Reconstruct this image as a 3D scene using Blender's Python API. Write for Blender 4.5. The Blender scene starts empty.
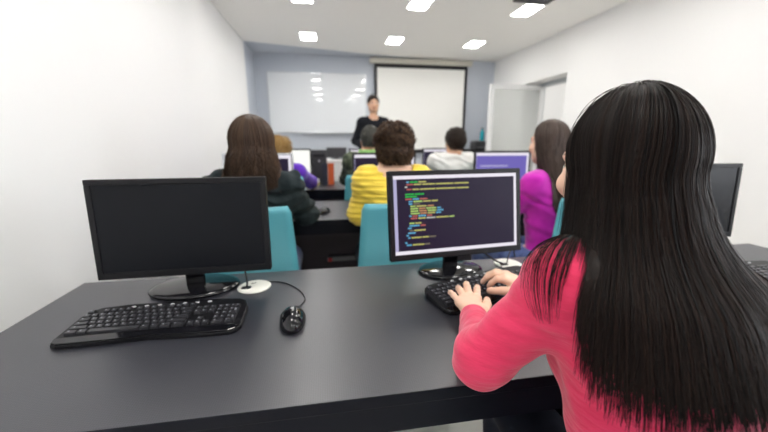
import bpy, bmesh, math, random
import numpy as np
from mathutils import Vector, Matrix
random.seed(7); RNG = np.random.RandomState(11)
S = bpy.context.scene
COL = S.collection
PI = math.pi

# ------------------------------------------------------------------ materials
def mat(name, col, rough=0.5, spec=0.5, metal=0.0, emit=None, estr=0.0, alpha=1.0, trans=0.0, coat=0.0, sheen=0.0):
    m = bpy.data.materials.new(name); m.use_nodes = True
    b = m.node_tree.nodes['Principled BSDF']
    b.inputs['Base Color'].default_value = (*col, 1)
    b.inputs['Roughness'].default_value = rough
    b.inputs['Specular IOR Level'].default_value = spec
    b.inputs['Metallic'].default_value = metal
    b.inputs['Transmission Weight'].default_value = trans
    b.inputs['Coat Weight'].default_value = coat
    b.inputs['Sheen Weight'].default_value = sheen
    if emit:
        b.inputs['Emission Color'].default_value = (*emit, 1)
        b.inputs['Emission Strength'].default_value = estr
    return m
def nodes(m):
    nt = m.node_tree
    return nt, nt.nodes['Principled BSDF']
def coords(nt, scale=(1, 1, 1), rot=(0, 0, 0)):
    tc = nt.nodes.new('ShaderNodeTexCoord'); mp = nt.nodes.new('ShaderNodeMapping')
    mp.inputs['Scale'].default_value = scale; mp.inputs['Rotation'].default_value = rot
    nt.links.new(tc.outputs['Object'], mp.inputs['Vector'])
    return mp.outputs['Vector']
def noise(nt, vec, scale, detail=3):
    n = nt.nodes.new('ShaderNodeTexNoise'); n.inputs['Scale'].default_value = scale; n.inputs['Detail'].default_value = detail
    nt.links.new(vec, n.inputs['Vector']); return n.outputs['Fac']
def bump(m, fac, strength, dist):
    nt, b = nodes(m)
    bp = nt.nodes.new('ShaderNodeBump'); bp.inputs['Strength'].default_value = strength; bp.inputs['Distance'].default_value = dist
    nt.links.new(fac, bp.inputs['Height']); nt.links.new(bp.outputs['Normal'], b.inputs['Normal'])
def mixcol(m, fac, c0, c1, lo=0.35, hi=0.65):
    nt, b = nodes(m)
    r = nt.nodes.new('ShaderNodeValToRGB')
    r.color_ramp.elements[0].position = lo; r.color_ramp.elements[0].color = (*c0, 1)
    r.color_ramp.elements[1].position = hi; r.color_ramp.elements[1].color = (*c1, 1)
    nt.links.new(fac, r.inputs['Fac']); nt.links.new(r.outputs['Color'], b.inputs['Base Color'])
def paint(name, col, rough=0.6):
    m = mat(name, col, rough, 0.3); nt, b = nodes(m)
    bump(m, noise(nt, coords(nt), 220, 2), 0.08, 0.002)
    return m
def fabric(name, c0, c1, scale=60, stretch=(1, 1, 1), b_str=0.3, b_dist=0.004, rough=0.85, sheen=0.3):
    m = mat(name, c0, rough, 0.2, sheen=sheen); nt, b = nodes(m)
    f = noise(nt, coords(nt, stretch), scale, 4)
    mixcol(m, f, c0, c1); bump(m, f, b_str, b_dist)
    return m
def hairmat(name, c0, c1, rough=0.36):
    m = mat(name, c0, rough, 0.2); nt, b = nodes(m)
    a = nt.nodes.new('ShaderNodeAttribute'); a.attribute_name = 'tint'
    mixcol(m, a.outputs['Fac'], c0, c1, 0.0, 1.0)
    return m

M = {}
M['wall'] = paint('white_paint', (0.87, 0.87, 0.875))
M['ceil'] = paint('ceiling_paint', (0.90, 0.89, 0.87))
M['blue'] = paint('blue_grey_paint', (0.53, 0.57, 0.64))
M['floor'] = mat('floor_vinyl', (0.5, 0.48, 0.43), 0.35)
nt, _b = nodes(M['floor']); mixcol(M['floor'], noise(nt, coords(nt), 9, 4), (0.66, 0.64, 0.58), (0.74, 0.72, 0.66))
M['lamp'] = mat('lamp_diffuser', (0.9, 0.9, 0.9), 0.5, emit=(1.0, 0.975, 0.93), estr=16.0)
M['whiteframe'] = mat('white_enamel', (0.8, 0.8, 0.8), 0.4)
M['alu'] = mat('brushed_aluminium', (0.62, 0.64, 0.67), 0.35, metal=0.7)
M['jamb'] = mat('grey_door_frame', (0.42, 0.45, 0.48), 0.4)
M['doorwhite'] = mat('white_door_profile', (0.78, 0.79, 0.80), 0.35)
M['frost'] = mat('frosted_glass', (0.88, 0.90, 0.89), 0.05, trans=0.55)
nodes(M['frost'])[1].inputs['IOR'].default_value = 1.1
M['board'] = mat('whiteboard_enamel', (0.78, 0.81, 0.85), 0.008, 0.6)
M['screenfab'] = mat('projection_fabric', (0.86, 0.86, 0.84), 0.9, 0.1)
M['cream'] = mat('cream_housing', (0.62, 0.60, 0.53), 0.5)
M['blackpl'] = mat('black_plastic', (0.005, 0.005, 0.007), 0.42, 0.28)
M['blackgl'] = mat('gloss_black_plastic', (0.006, 0.006, 0.008), 0.09, 0.5)
M['dark'] = mat('dark_grey_plastic', (0.03, 0.03, 0.035), 0.5)
M['keygrey'] = mat('key_plastic', (0.024, 0.024, 0.029), 0.33, 0.6)
M['legend'] = mat('key_legend', (0.26, 0.27, 0.30), 0.5)
M['silver'] = mat('silver_plastic', (0.62, 0.62, 0.64), 0.28, metal=0.6)
M['rubber'] = mat('cable_rubber', (0.012, 0.012, 0.014), 0.5)
M['grom'] = mat('ivory_plastic', (0.72, 0.72, 0.66), 0.45)
M['teal'] = mat('teal_plastic', (0.10, 0.40, 0.48), 0.34)
M['chrome'] = mat('chromed_steel', (0.6, 0.6, 0.62), 0.2, metal=1)
M['grey'] = mat('grey_plastic', (0.22, 0.22, 0.23), 0.5)
M['red'] = mat('red_plastic', (0.55, 0.02, 0.03), 0.4)
M['orange'] = mat('orange_board', (0.55, 0.10, 0.025), 0.5)
M['navy'] = mat('navy_board', (0.012, 0.016, 0.035), 0.5)
M['yellowpl'] = mat('yellow_card', (0.65, 0.5, 0.12), 0.6)
M['bottle'] = mat('teal_bottle', (0.01, 0.33, 0.42), 0.25)
M['deskside'] = mat('dark_desk_board', (0.004, 0.005, 0.010), 0.5, 0.15)
M['modesty'] = mat('dark_plum_board', (0.035, 0.026, 0.036), 0.55)
# desk laminate with a fine woven (carbon-like) emboss
M['desk'] = mat('carbon_weave_laminate', (0.03, 0.03, 0.036), 0.36, 0.5); M['desk'].node_tree.nodes['Principled BSDF'].inputs['IOR'].default_value = 1.85
nt, b = nodes(M['desk'])
v1 = coords(nt, rot=(0, 0, PI / 4))
w = nt.nodes.new('ShaderNodeTexChecker'); w.inputs['Scale'].default_value = 330
nt.links.new(v1, w.inputs['Vector'])
mixcol(M['desk'], w.outputs['Fac'], (0.015, 0.016, 0.023), (0.030, 0.031, 0.042), 0, 1)
bump(M['desk'], w.outputs['Fac'], 0.25, 0.0006)
# screens
M['scr_off'] = mat('unlit_screen', (0.003, 0.004, 0.007), 0.33, 0.2)
def screen(name, col, s=1.0):
    return mat(name, (0.004, 0.004, 0.004), 0.35, 0.12, emit=col, estr=s * .42)
M['scr_code'] = screen('code_editor_ground', (0.016, 0.010, 0.030), 1.0)
M['scr_white'] = screen('lit_white', (0.80, 0.76, 0.84), 1.0)
M['scr_lilac'] = screen('lit_lilac', (0.42, 0.40, 0.60), 1.0)
M['scr_purple'] = screen('lit_purple', (0.14, 0.11, 0.42), 1.0)
M['scr_page'] = screen('lit_page', (0.95, 0.95, 0.9), 1.0)
TOK = {'y': screen('text_yellow', (0.42, 0.40, 0.12)), 'g': screen('text_green', (0.02, 0.40, 0.06)),
       'b': screen('text_blue', (0.10, 0.35, 0.55)), 'r': screen('text_red', (0.40, 0.10, 0.09)),
       'w': screen('text_pale', (0.45, 0.45, 0.42)), 'o': screen('text_orange', (0.45, 0.22, 0.10)),
       'l': screen('text_lime', (0.36, 0.52, 0.14)), 'd': screen('text_dim', (0.16, 0.14, 0.10))}
# people
def skin(name, c):
    m = mat(name, c, 0.5, 0.35); b = nodes(m)[1]
    b.inputs['Subsurface Weight'].default_value = 0.12; b.inputs['Subsurface Radius'].default_value = (0.01, 0.004, 0.002)
    return m
def face_skin(name, c):
    m = skin(name, c); nt, b = nodes(m)
    at = nt.nodes.new('ShaderNodeAttribute'); at.attribute_name = 'head_co'
    sp = nt.nodes.new('ShaderNodeSeparateXYZ'); nt.links.new(at.outputs['Vector'], sp.inputs[0])
    def mth(op, a, b_=0.0, c_=None):
        n = nt.nodes.new('ShaderNodeMath'); n.operation = op
        for i, v in enumerate((a, b_) if c_ is None else (a, b_, c_)):
            if isinstance(v, (int, float)): n.inputs[i].default_value = v
            else: nt.links.new(v, n.inputs[i])
        return n.outputs[0]
    x, y, z = sp.outputs; ax = mth('ABSOLUTE', x)
    def oval(u, cu, ru, v, cv, rv, soft=.15, ymin=.06):
        d = mth('ADD', mth('POWER', mth('ABSOLUTE', mth('DIVIDE', mth('SUBTRACT', u, cu), ru)), 2.0), mth('POWER', mth('ABSOLUTE', mth('DIVIDE', mth('SUBTRACT', v, cv), rv)), 2.0))
        k = mth('DIVIDE', mth('SUBTRACT', 1.0 + soft, d), 2 * soft); n = nt.nodes.new('ShaderNodeClamp'); nt.links.new(k, n.inputs[0])
        return mth('MULTIPLY', n.outputs[0], mth('GREATER_THAN', y, ymin))
    cur = None
    def over(fac, col):
        nonlocal cur
        n = nt.nodes.new('ShaderNodeMix'); n.data_type = 'RGBA'
        nt.links.new(fac, n.inputs['Factor'])
        if cur is None: n.inputs['A'].default_value = (*c, 1)
        else: nt.links.new(cur, n.inputs['A'])
        n.inputs['B'].default_value = (*col, 1); cur = n.outputs['Result']
    over(oval(x, 0, .024, z, -.0575, .0085, .25, .08), (c[0] * .72, c[1] * .42, c[2] * .45))
    over(oval(x, 0, .020, z, -.0575, .0010, .3, .08), (c[0] * .35, c[1] * .2, c[2] * .2))
    zb = mth('ADD', z, mth('MULTIPLY', mth('POWER', mth('ABSOLUTE', mth('SUBTRACT', ax, .034)), 2.0), 9.0))
    over(oval(ax, .034, .019, zb, .0290, .0034, .4), (.035, .022, .014))
    over(oval(ax, .032, .0150, z, .0052, .0070, .12), (.03, .02, .015))
    over(oval(ax, .032, .0138, z, .0042, .0056, .12), (.72, .70, .68))
    over(oval(ax, .032, .0056, z, .0046, .0056, .1), (.05, .028, .014))
    over(oval(ax, .032, .0026, z, .0046, .0026, .1), (.004, .004, .004))
    nt.links.new(cur, b.inputs['Base Color']); return m
M['skin'] = face_skin('fair_skin', (0.78, 0.51, 0.38))
M['skin2'] = face_skin('tan_skin', (0.62, 0.37, 0.25))
M['pink'] = fabric('coral_pink_jersey', (0.66, 0.030, 0.098), (0.74, 0.042, 0.125), 26, (0.7, 0.7, 2.6), 0.35, 0.012)
M['yellow'] = fabric('yellow_knit', (0.82, 0.58, 0.06), (0.90, 0.66, 0.09), 20, (0.3, 0.3, 4.0), 0.6, 0.02)
M['magenta'] = fabric('magenta_jersey', (0.46, 0.01, 0.36), (0.54, 0.02, 0.42), 25)
M['purple'] = fabric('violet_knit', (0.10, 0.02, 0.42), (0.13, 0.03, 0.5), 25)
M['white'] = fabric('white_cotton', (0.66, 0.66, 0.64), (0.74, 0.74, 0.72), 22)
M['jacket'] = fabric('dark_green_grey_jacket', (0.011, 0.018, 0.021), (0.022, 0.032, 0.035), 22, b_str=0.5, b_dist=0.02, sheen=.02)
M['olive'] = fabric('mottled_olive_jacket', (0.02, 0.03, 0.02), (0.13, 0.15, 0.10), 26, sheen=.02)
M['lime'] = fabric('lime_collar', (0.26, 0.50, 0.16), (0.32, 0.56, 0.2), 30)
M['blackknit'] = fabric('black_knit', (0.006, 0.007, 0.011), (0.012, 0.013, 0.018), 40, sheen=.02)
M['jeans'] = fabric('blue_denim', (0.035, 0.06, 0.20), (0.11, 0.16, 0.36), 18)
M['black_trousers'] = fabric('black_trousers', (0.006, 0.008, 0.016), (0.010, 0.012, 0.022), 40, sheen=.02)
M['shoe'] = mat('dark_shoe', (0.02, 0.02, 0.025), 0.5)
M['hair_dark'] = hairmat('long_dark_brown_hair', (0.0026, 0.0020, 0.0024), (0.024, 0.0115, 0.0075), 0.42)
M['hair_brown'] = hairmat('brown_hair', (0.018, 0.010, 0.007), (0.085, 0.048, 0.028), 0.42)
M['hair_curl'] = hairmat('curly_brown_hair', (0.022, 0.012, 0.008), (0.11, 0.062, 0.035), 0.5)
M['hair_ash'] = hairmat('ash_brown_hair', (0.04, 0.028, 0.024), (0.10, 0.072, 0.06), 0.42)
M['hair_blond'] = hairmat('blond_hair', (0.28, 0.16, 0.05), (0.45, 0.29, 0.11), 0.45)
M['hair_short'] = hairmat('short_dark_hair', (0.012, 0.008, 0.006), (0.04, 0.024, 0.016), 0.45)
M['hair_grey'] = hairmat('grey_brown_hair', (0.03, 0.03, 0.026), (0.09, 0.09, 0.08), 0.5)

# ------------------------------------------------------------------ object helpers
def link(name, me, m=None, parent=None):
    o = bpy.data.objects.new(name, me); COL.objects.link(o)
    if m is not None:
        for k in (m if isinstance(m, (list, tuple)) else [m]): me.materials.append(k)
    if parent is not None: o.parent = parent
    return o
def thing(name, label, cat, loc=(0, 0, 0), rz=0, group=None):
    o = bpy.data.objects.new(name, None); COL.objects.link(o)
    o.empty_display_size = 0.1
    o.location = loc; o.rotation_euler = (0, 0, rz)
    return tag(o, label, cat, group)
def tag(o, label, cat, group=None):
    o['label'] = label; o['category'] = cat
    if group: o['group'] = group
    return o
def struct(o):
    o['kind'] = 'structure'; return o
def copy_tree(o, parent=None):
    c = o.copy(); COL.objects.link(c)
    if parent is not None: c.parent = parent
    for ch in list(o.children): copy_tree(ch, c)
    return c
class MB:
    def __init__(s): s.bm = bmesh.new()
    def mark(s): return set(s.bm.faces)
    def mi(s, before, idx):
        for f in s.bm.faces:
            if f not in before: f.material_index = idx
    def box(s, lo, hi, bev=0.0, seg=2, idx=0, mtx=None):
        before = s.mark()
        r = bmesh.ops.create_cube(s.bm, size=1)
        vs = r['verts']
        c = [(a + b_) / 2 for a, b_ in zip(lo, hi)]; d = [abs(b_ - a) for a, b_ in zip(lo, hi)]
        for v in vs: v.co = Vector((c[0] + v.co.x * d[0], c[1] + v.co.y * d[1], c[2] + v.co.z * d[2]))
        if bev > 0:
            es = list({e for v in vs for e in v.link_edges})
            r2 = bmesh.ops.bevel(s.bm, geom=es, offset=min(bev, min(d) * 0.49), segments=seg, profile=0.5, affect='EDGES')
            vs = list({v for f in s.bm.faces if f not in before for v in f.verts})
        if mtx is not None:
            for v in vs: v.co = mtx @ v.co
        s.mi(before, idx); return s
    def tube(s, pts, r, n=8, cap=True, idx=0):
        before = s.mark(); pts = [Vector(p) for p in pts]; rs = r if isinstance(r, (list, tuple)) else [r] * len(pts)
        rings = []; up = Vector((0, 0, 1))
        t0 = (pts[1] - pts[0]).normalized()
        nrm = t0.orthogonal().normalized()
        for i, p in enumerate(pts):
            t = (pts[min(i + 1, len(pts) - 1)] - pts[max(i - 1, 0)]).normalized()
            nrm = (nrm - t * nrm.dot(t)).normalized(); bn = t.cross(nrm)
            rings.append([s.bm.verts.new(p + (nrm * math.cos(2 * PI * k / n) + bn * math.sin(2 * PI * k / n)) * rs[i]) for k in range(n)])
        for a, b_ in zip(rings[:-1], rings[1:]):
            for k in range(n): s.bm.faces.new((a[k], a[(k + 1) % n], b_[(k + 1) % n], b_[k]))
        if cap:
            s.bm.faces.new(rings[0][::-1]); s.bm.faces.new(rings[-1])
        s.mi(before, idx); return s
    def lathe(s, prof, n=32, c=(0, 0, 0), sx=1, sy=1, idx=0):
        before = s.mark(); rings = []
        for r, z in prof:
            rings.append([s.bm.verts.new((c[0] + max(r, 1e-5) * sx * math.cos(2 * PI * k / n), c[1] + max(r, 1e-5) * sy * math.sin(2 * PI * k / n), c[2] + z)) for k in range(n)])
        for a, b_ in zip(rings[:-1], rings[1:]):
            for k in range(n): s.bm.faces.new((a[k], a[(k + 1) % n], b_[(k + 1) % n], b_[k]))
        s.bm.faces.new(rings[0][::-1]); s.bm.faces.new(rings[-1])
        s.mi(before, idx); return s
    def prism(s, poly, z0, z1, zf=None, idx=0, bev=0):
        """poly of (x, y); zf(x, y, top) may give the height."""
        before = s.mark()
        lo = [s.bm.verts.new((x, y, z0 if zf is None else zf(x, y, 0))) for x, y in poly]
        hi = [s.bm.verts.new((x, y, z1 if zf is None else zf(x, y, 1))) for x, y in poly]
        n = len(poly)
        s.bm.faces.new(lo[::-1]); top = s.bm.faces.new(hi)
        for k in range(n): s.bm.faces.new((lo[k], lo[(k + 1) % n], hi[(k + 1) % n], hi[k]))
        if bev: bmesh.ops.bevel(s.bm, geom=list(top.edges), offset=bev, segments=2, profile=0.5, affect='EDGES')
        s.mi(before, idx); return s
    def quad(s, pts, idx=0):
        f = s.bm.faces.new([s.bm.verts.new(p) for p in pts]); f.material_index = idx; return s
    def mesh(s, name, smooth=False):
        bmesh.ops.recalc_face_normals(s.bm, faces=s.bm.faces[:])
        me = bpy.data.meshes.new(name); s.bm.to_mesh(me); s.bm.free()
        if smooth:
            for p in me.polygons: p.use_smooth = True
        return me
    def build(s, name, m, parent=None, smooth=False):
        return link(name, s.mesh(name, smooth), m, parent)
def rounded(w, d, r, n=5, cx=0, cy=0):
    pts = []
    for sx, sy, a0 in ((1, 1, 0), (-1, 1, 90), (-1, -1, 180), (1, -1, 270)):
        for k in range(n + 1):
            a = math.radians(a0 + 90 * k / n)
            pts.append((cx + sx * (w / 2 - r) + r * math.cos(a), cy + sy * (d / 2 - r) + r * math.sin(a)))
    return pts
def bez(p, n=24):
    """Catmull-Rom through points"""
    p = [Vector(q) for q in p]; p = [p[0] * 2 - p[1]] + p + [p[-1] * 2 - p[-2]]; out = []
    for i in range(1, len(p) - 2):
        for k in range(n):
            t = k / n
            out.append(0.5 * ((2 * p[i]) + (p[i + 1] - p[i - 1]) * t + (2 * p[i - 1] - 5 * p[i] + 4 * p[i + 1] - p[i + 2]) * t * t + (3 * p[i] - p[i - 1] - 3 * p[i + 1] + p[i + 2]) * t ** 3))
    out.append(p[-2]); return out

# ------------------------------------------------------------------ signed-distance modelling (bodies, clothes, hair)
def smin(a, b_, k):
    h = np.maximum(k - np.abs(a - b_), 0) / k
    return np.minimum(a, b_) - h * h * k * 0.25
class Field:
    def __init__(s, lo, hi, res):
        s.lo = np.array(lo, np.float32); s.res = res
        s.n = (np.ceil((np.array(hi) - s.lo) / res).astype(int) + 1)
        s.F = np.full(tuple(s.n), 0.12, np.float32)
    def win(s, lo, hi, m):
        i0 = np.maximum(np.floor((np.array(lo) - m - s.lo) / s.res).astype(int), 0)
        i1 = np.minimum(np.ceil((np.array(hi) + m - s.lo) / s.res).astype(int) + 1, s.n)
        if np.any(i1 <= i0): return None
        ax = [(s.lo[k] + np.arange(i0[k], i1[k]) * s.res).astype(np.float32) for k in range(3)]
        return tuple(slice(i0[k], i1[k]) for k in range(3)), (ax[0][:, None, None], ax[1][None, :, None], ax[2][None, None, :])
    def put(s, lo, hi, fn, k, sub=False, m=0.05):
        w = s.win(lo, hi, m)
        if w is None: return
        d = fn(*w[1])
        if sub: s.F[w[0]] = -smin(-s.F[w[0]], d, k)      # carve
        else: s.F[w[0]] = smin(s.F[w[0]], d, k)
    def cone(s, a, b_, ra, rb, k=0.02, sub=False):
        a = np.array(a, float); b_ = np.array(b_, float); ba = b_ - a; L = max(float(ba @ ba), 1e-9); R = max(ra, rb)
        def fn(X, Y, Z):
            px, py, pz = X - a[0], Y - a[1], Z - a[2]
            t = np.clip((px * ba[0] + py * ba[1] + pz * ba[2]) / L, 0, 1)
            return (np.sqrt((px - t * ba[0]) ** 2 + (py - t * ba[1]) ** 2 + (pz - t * ba[2]) ** 2) - (ra + (rb - ra) * t)).astype(np.float32)
        s.put(np.minimum(a, b_) - R, np.maximum(a, b_) + R, fn, k, sub)
    def ell(s, c, r, k=0.02, R=None, sub=False):
        c = np.array(c, float); r = np.array(r, float); R = np.eye(3) if R is None else R
        ext = np.sqrt(((R * r[None, :]) ** 2).sum(1))
        def fn(X, Y, Z):
            d = [X - c[0], Y - c[1], Z - c[2]]
            q = [R[0, i] * d[0] + R[1, i] * d[1] + R[2, i] * d[2] for i in range(3)]
            k0 = np.sqrt(sum((q[i] / r[i]) ** 2 for i in range(3))); k1 = np.sqrt(sum((q[i] / r[i] ** 2) ** 2 for i in range(3)))
            return (k0 * (k0 - 1) / np.maximum(k1, 1e-6)).astype(np.float32)
        s.put(c - ext, c + ext, fn, k, sub)
    def cut(s, p, n):
        """keep the side n points to"""
        p = np.array(p, float); n = np.array(n, float); n /= np.linalg.norm(n)
        hi = s.lo + s.res * (s.n - 1)
        w, (X, Y, Z) = s.win(s.lo, hi, 0.0)
        s.F[w] = np.maximum(s.F[w], -((X - p[0]) * n[0] + (Y - p[1]) * n[1] + (Z - p[2]) * n[2]))
    def sample(s, P):
        q = (P - s.lo) / s.res; q = np.clip(q, 0, s.n - 1.001); i = np.floor(q).astype(int); f = q - i
        out = 0
        for dx in (0, 1):
            for dy in (0, 1):
                for dz in (0, 1):
                    w = (f[:, 0] if dx else 1 - f[:, 0]) * (f[:, 1] if dy else 1 - f[:, 1]) * (f[:, 2] if dz else 1 - f[:, 2])
                    out = out + w * s.F[i[:, 0] + dx, i[:, 1] + dy, i[:, 2] + dz]
        return out
    def push_out(s, P, margin, it=4):
        P = P.copy(); e = s.res
        for _ in range(it):
            d = s.sample(P); bad = d < margin
            if not bad.any(): break
            Q = P[bad]
            g = np.stack([s.sample(Q + e * np.eye(3)[k]) - s.sample(Q - e * np.eye(3)[k]) for k in range(3)], 1)
            g /= np.maximum(np.linalg.norm(g, axis=1, keepdims=True), 1e-6)
            P[bad] = Q + g * (margin - d[bad])[:, None]
        return P
    def mesh(s, name):
        F = s.F; ins = F < 0
        a = np.zeros(tuple(np.array(F.shape) - 1), np.uint8)
        for dx in (0, 1):
            for dy in (0, 1):
                for dz in (0, 1):
                    a += ins[dx:F.shape[0] - 1 + dx, dy:F.shape[1] - 1 + dy, dz:F.shape[2] - 1 + dz]
        act = (a > 0) & (a < 8)
        idx = np.argwhere(act)
        num = np.full(act.shape, -1, np.int32); num[act] = np.arange(len(idx))
        cor = np.array([(x, y, z) for x in (0, 1) for y in (0, 1) for z in (0, 1)])
        V = np.stack([F[idx[:, 0] + c[0], idx[:, 1] + c[1], idx[:, 2] + c[2]] for c in cor], 1)
        acc = np.zeros((len(idx), 3)); cnt = np.zeros(len(idx))
        for i in range(8):
            for j in range(i + 1, 8):
                if np.abs(cor[i] - cor[j]).sum() != 1: continue
                x = (V[:, i] < 0) != (V[:, j] < 0)
                t = V[:, i] / np.where(x, V[:, i] - V[:, j], 1)
                acc += np.where(x[:, None], cor[i] + t[:, None] * (cor[j] - cor[i]), 0); cnt += x
        P = s.lo + (idx + acc / cnt[:, None]) * s.res
        quads = []
        for ax in range(3):
            sl0 = [slice(None)] * 3; sl1 = [slice(None)] * 3
            sl0[ax] = slice(0, -1); sl1[ax] = slice(1, None)
            A = ins[tuple(sl0)]; B = ins[tuple(sl1)]
            e = np.argwhere(A != B); u, v = [(1, 2), (2, 0), (0, 1)][ax]
            ok = (e[:, u] > 0) & (e[:, v] > 0) & (e[:, u] < F.shape[u] - 1) & (e[:, v] < F.shape[v] - 1); e = e[ok]
            flip = ~A[tuple(e.T)]
            q = []
            for du, dv in ((-1, -1), (0, -1), (0, 0), (-1, 0)):
                c = e.copy(); c[:, u] += du; c[:, v] += dv
                q.append(num[tuple(c.T)])
            q = np.stack(q, 1); q[flip] = q[flip][:, ::-1]
            quads.append(q)
        Q = np.concatenate(quads); Q = Q[(Q >= 0).all(1)]
        return arrays_mesh(name, P, Q), P, Q
def arrays_mesh(name, P, Q, smooth=True, tint=None):
    me = bpy.data.meshes.new(name)
    me.vertices.add(len(P)); me.vertices.foreach_set('co', np.asarray(P, np.float32).ravel())
    k = Q.shape[1]
    me.loops.add(len(Q) * k); me.loops.foreach_set('vertex_index', Q.astype(np.int32).ravel())
    me.polygons.add(len(Q)); me.polygons.foreach_set('loop_start', np.arange(len(Q), dtype=np.int32) * k)
    me.polygons.foreach_set('loop_total', np.full(len(Q), k, np.int32))
    if smooth: me.polygons.foreach_set('use_smooth', np.ones(len(Q), bool))
    if tint is not None:
        at = me.attributes.new('tint', 'FLOAT', 'POINT'); at.data.foreach_set('value', np.asarray(tint, np.float32))
    me.update(calc_edges=True); return me
def rotm(yaw=0, pitch=0, roll=0):
    """yaw about z (ccw), pitch: nod down positive, roll: tilt to the right shoulder positive"""
    return np.array(Matrix.Rotation(yaw, 3, 'Z') @ Matrix.Rotation(-pitch, 3, 'X') @ Matrix.Rotation(roll, 3, 'Y'))

def head_prims(F, hc, R, ear=.073):
    W = lambda p: hc + R @ np.array(p, float)
    F.ell(W((0, -.008, .03)), (.074, .092, .085), .02, R)
    F.ell(W((0, .026, -.03)), (.060, .066, .082), .03, R)
    F.ell(W((0, .060, -.086)), (.034, .030, .026), .03, R)
    F.ell(W((0, .078, .024)), (.050, .014, .012), .02, R)
    for sx in (-1, 1):
        F.ell(W((sx * .033, .098, .004)), (.016, .014, .011), .012, R, sub=True)
        F.ell(W((sx * .032, .077, .004)), (.0135, .0135, .0135), .002, R)
        F.ell(W((sx * .040, .070, -.026)), (.022, .02, .02), .02, R)
        F.ell(W((sx * ear, -.004, -.006)), (.009, .020, .032), .008, R)
        F.ell(W((sx * .050, .01, -.068)), (.018, .035, .022), .03, R)
    F.cone(W((0, .086, .008)), W((0, .106, -.024)), .007, .012, .012)
    F.ell(W((.0, .100, -.030)), (.017, .010, .008), .008, R)
    F.ell(W((0, .089, -.053)), (.023, .010, .006), .006, R)
    F.ell(W((0, .087, -.062)), (.020, .010, .006), .006, R)
def hand_joints(wrist, d, nrm, side, curl=0.5):
    """generic relaxed hand: four fingers and thumb, d = pointing direction, nrm = back-of-hand normal, side=+1 right hand"""
    d = np.array(d, float); d /= np.linalg.norm(d); nrm = np.array(nrm, float); nrm -= d * (nrm @ d); nrm /= np.linalg.norm(nrm)
    lat = np.cross(d, nrm) * side                     # towards the little finger
    fg = []
    for k, (l, w) in enumerate(((.075, -.026), (.082, -.009), (.077, .008), (.060, .025))):
        m = wrist + d * .085 + lat * w
        c = curl
        p1 = m + (d * math.cos(c) - nrm * math.sin(c)) * l * .45
        p2 = p1 + (d * math.cos(2 * c) - nrm * math.sin(2 * c)) * l * .32
        p3 = p2 + (d * math.cos(2.6 * c) - nrm * math.sin(2.6 * c)) * l * .23
        fg.append([m, p1, p2, p3])
    t0 = wrist + d * .025 - lat * .024; t1 = t0 + d * .028 - lat * .022 - nrm * .008; t2 = t1 + d * .03 - lat * .008 - nrm * .01
    fg.append([t0, t1, t2]); return fg
def hand_prims(F, wrist, fg, wr=.024):
    wrist = np.array(wrist, float); fg = [[np.array(p, float) for p in f] for f in fg]
    ms = [f[0] for f in fg[:4]]
    for m in ms: F.cone(wrist + (m - wrist) * .12, m, wr * .62, .0115, .014)
    for a, b_ in zip(ms[:-1], ms[1:]): F.cone(a, b_, .0105, .0105, .006)
    for f, r in zip(fg[:4], (.0092, .0095, .009, .0078)):
        for i in range(len(f) - 1): F.cone(f[i], f[i + 1], r * (1.08 - .1 * i), r * (1.0 - .1 * i), .004)
    t = fg[4]
    F.cone(wrist + (t[0] - wrist) * .3, t[0], .016, .0145, .012)
    for i in range(len(t) - 1): F.cone(t[i], t[i + 1], .0135 - .002 * i, .0112 - .0015 * i, .005)

def torso_prims(F, J, g=0.0, k=.04, wm=1.0):
    pel, che, nb = [np.array(J[n], float) for n in ('pelvis', 'chest', 'neck')]
    ax = che - pel; lean = math.atan2(ax[1], ax[2]); R = np.array(Matrix.Rotation(-lean, 3, 'X'))
    F.ell(pel, (.158 * wm + g, .112 + g, .115 + g), k, R)
    F.ell(pel + ax * .42, (.122 * wm + g, .092 + g, .13 + g), k, R)
    F.ell(pel + ax * .75, (.138 * wm + g, .098 + g, .13 + g), k, R)
    F.ell(che + np.array([0, .0, .02]), (.145 * wm + g, .095 + g, .12 + g), k, R)
    if J.get('bust', 0): 
        for sx in (-1, 1): F.ell(che + R @ np.array([sx * .065, .085, -.03]), (.058 + g, .05 + g, .058 + g), .04, R)
    for sd in ('L', 'R'):
        sh = np.array(J['sh' + sd], float)
        F.cone(nb + (sh - nb) * .12 + np.array([0, 0, -.025]), sh, .058 + g, .050 + g, k)
        F.cone(che + (sh - che) * .3, sh + np.array([0, 0, -.01]), .075 + g, .048 + g, k)
def arm_prims(F, J, g=0.0, k=.02, upto=1.0, puff=0.0):
    for sd in ('L', 'R'):
        sh, el, wr = [np.array(J[n + sd], float) for n in ('sh', 'el', 'wr')]
        F.cone(sh, el, .048 + g + puff * .3, .037 + g + puff, k)
        F.cone(el, el + (wr - el) * upto, .037 + g + puff, .024 + g + puff * .6 + (1 - upto) * .012, k)
def leg_prims(F, J, g=0.0, k=.03, upto=1.0):
    for sd in ('L', 'R'):
        hp, kn, an = [np.array(J[n + sd], float) for n in ('hip', 'kn', 'an')]
        F.cone(hp, kn, .080 + g, .054 + g, k)
        F.cone(kn, kn + (an - kn) * upto, .052 + g, .036 + g, k)
def foot_prims(F, J, g=0.0, fd=(0, 1)):
    for sd in ('L', 'R'):
        an = np.array(J['an' + sd], float); f = np.array([fd[0], fd[1], 0], float)
        heel = np.array([an[0], an[1], .035]) - f * .03; toe = np.array([an[0], an[1], .028]) + f * .15
        F.cone(an, heel, .034 + g, .032 + g, .02); F.cone(heel, toe, .034 + g, .026 + g, .02)

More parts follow.
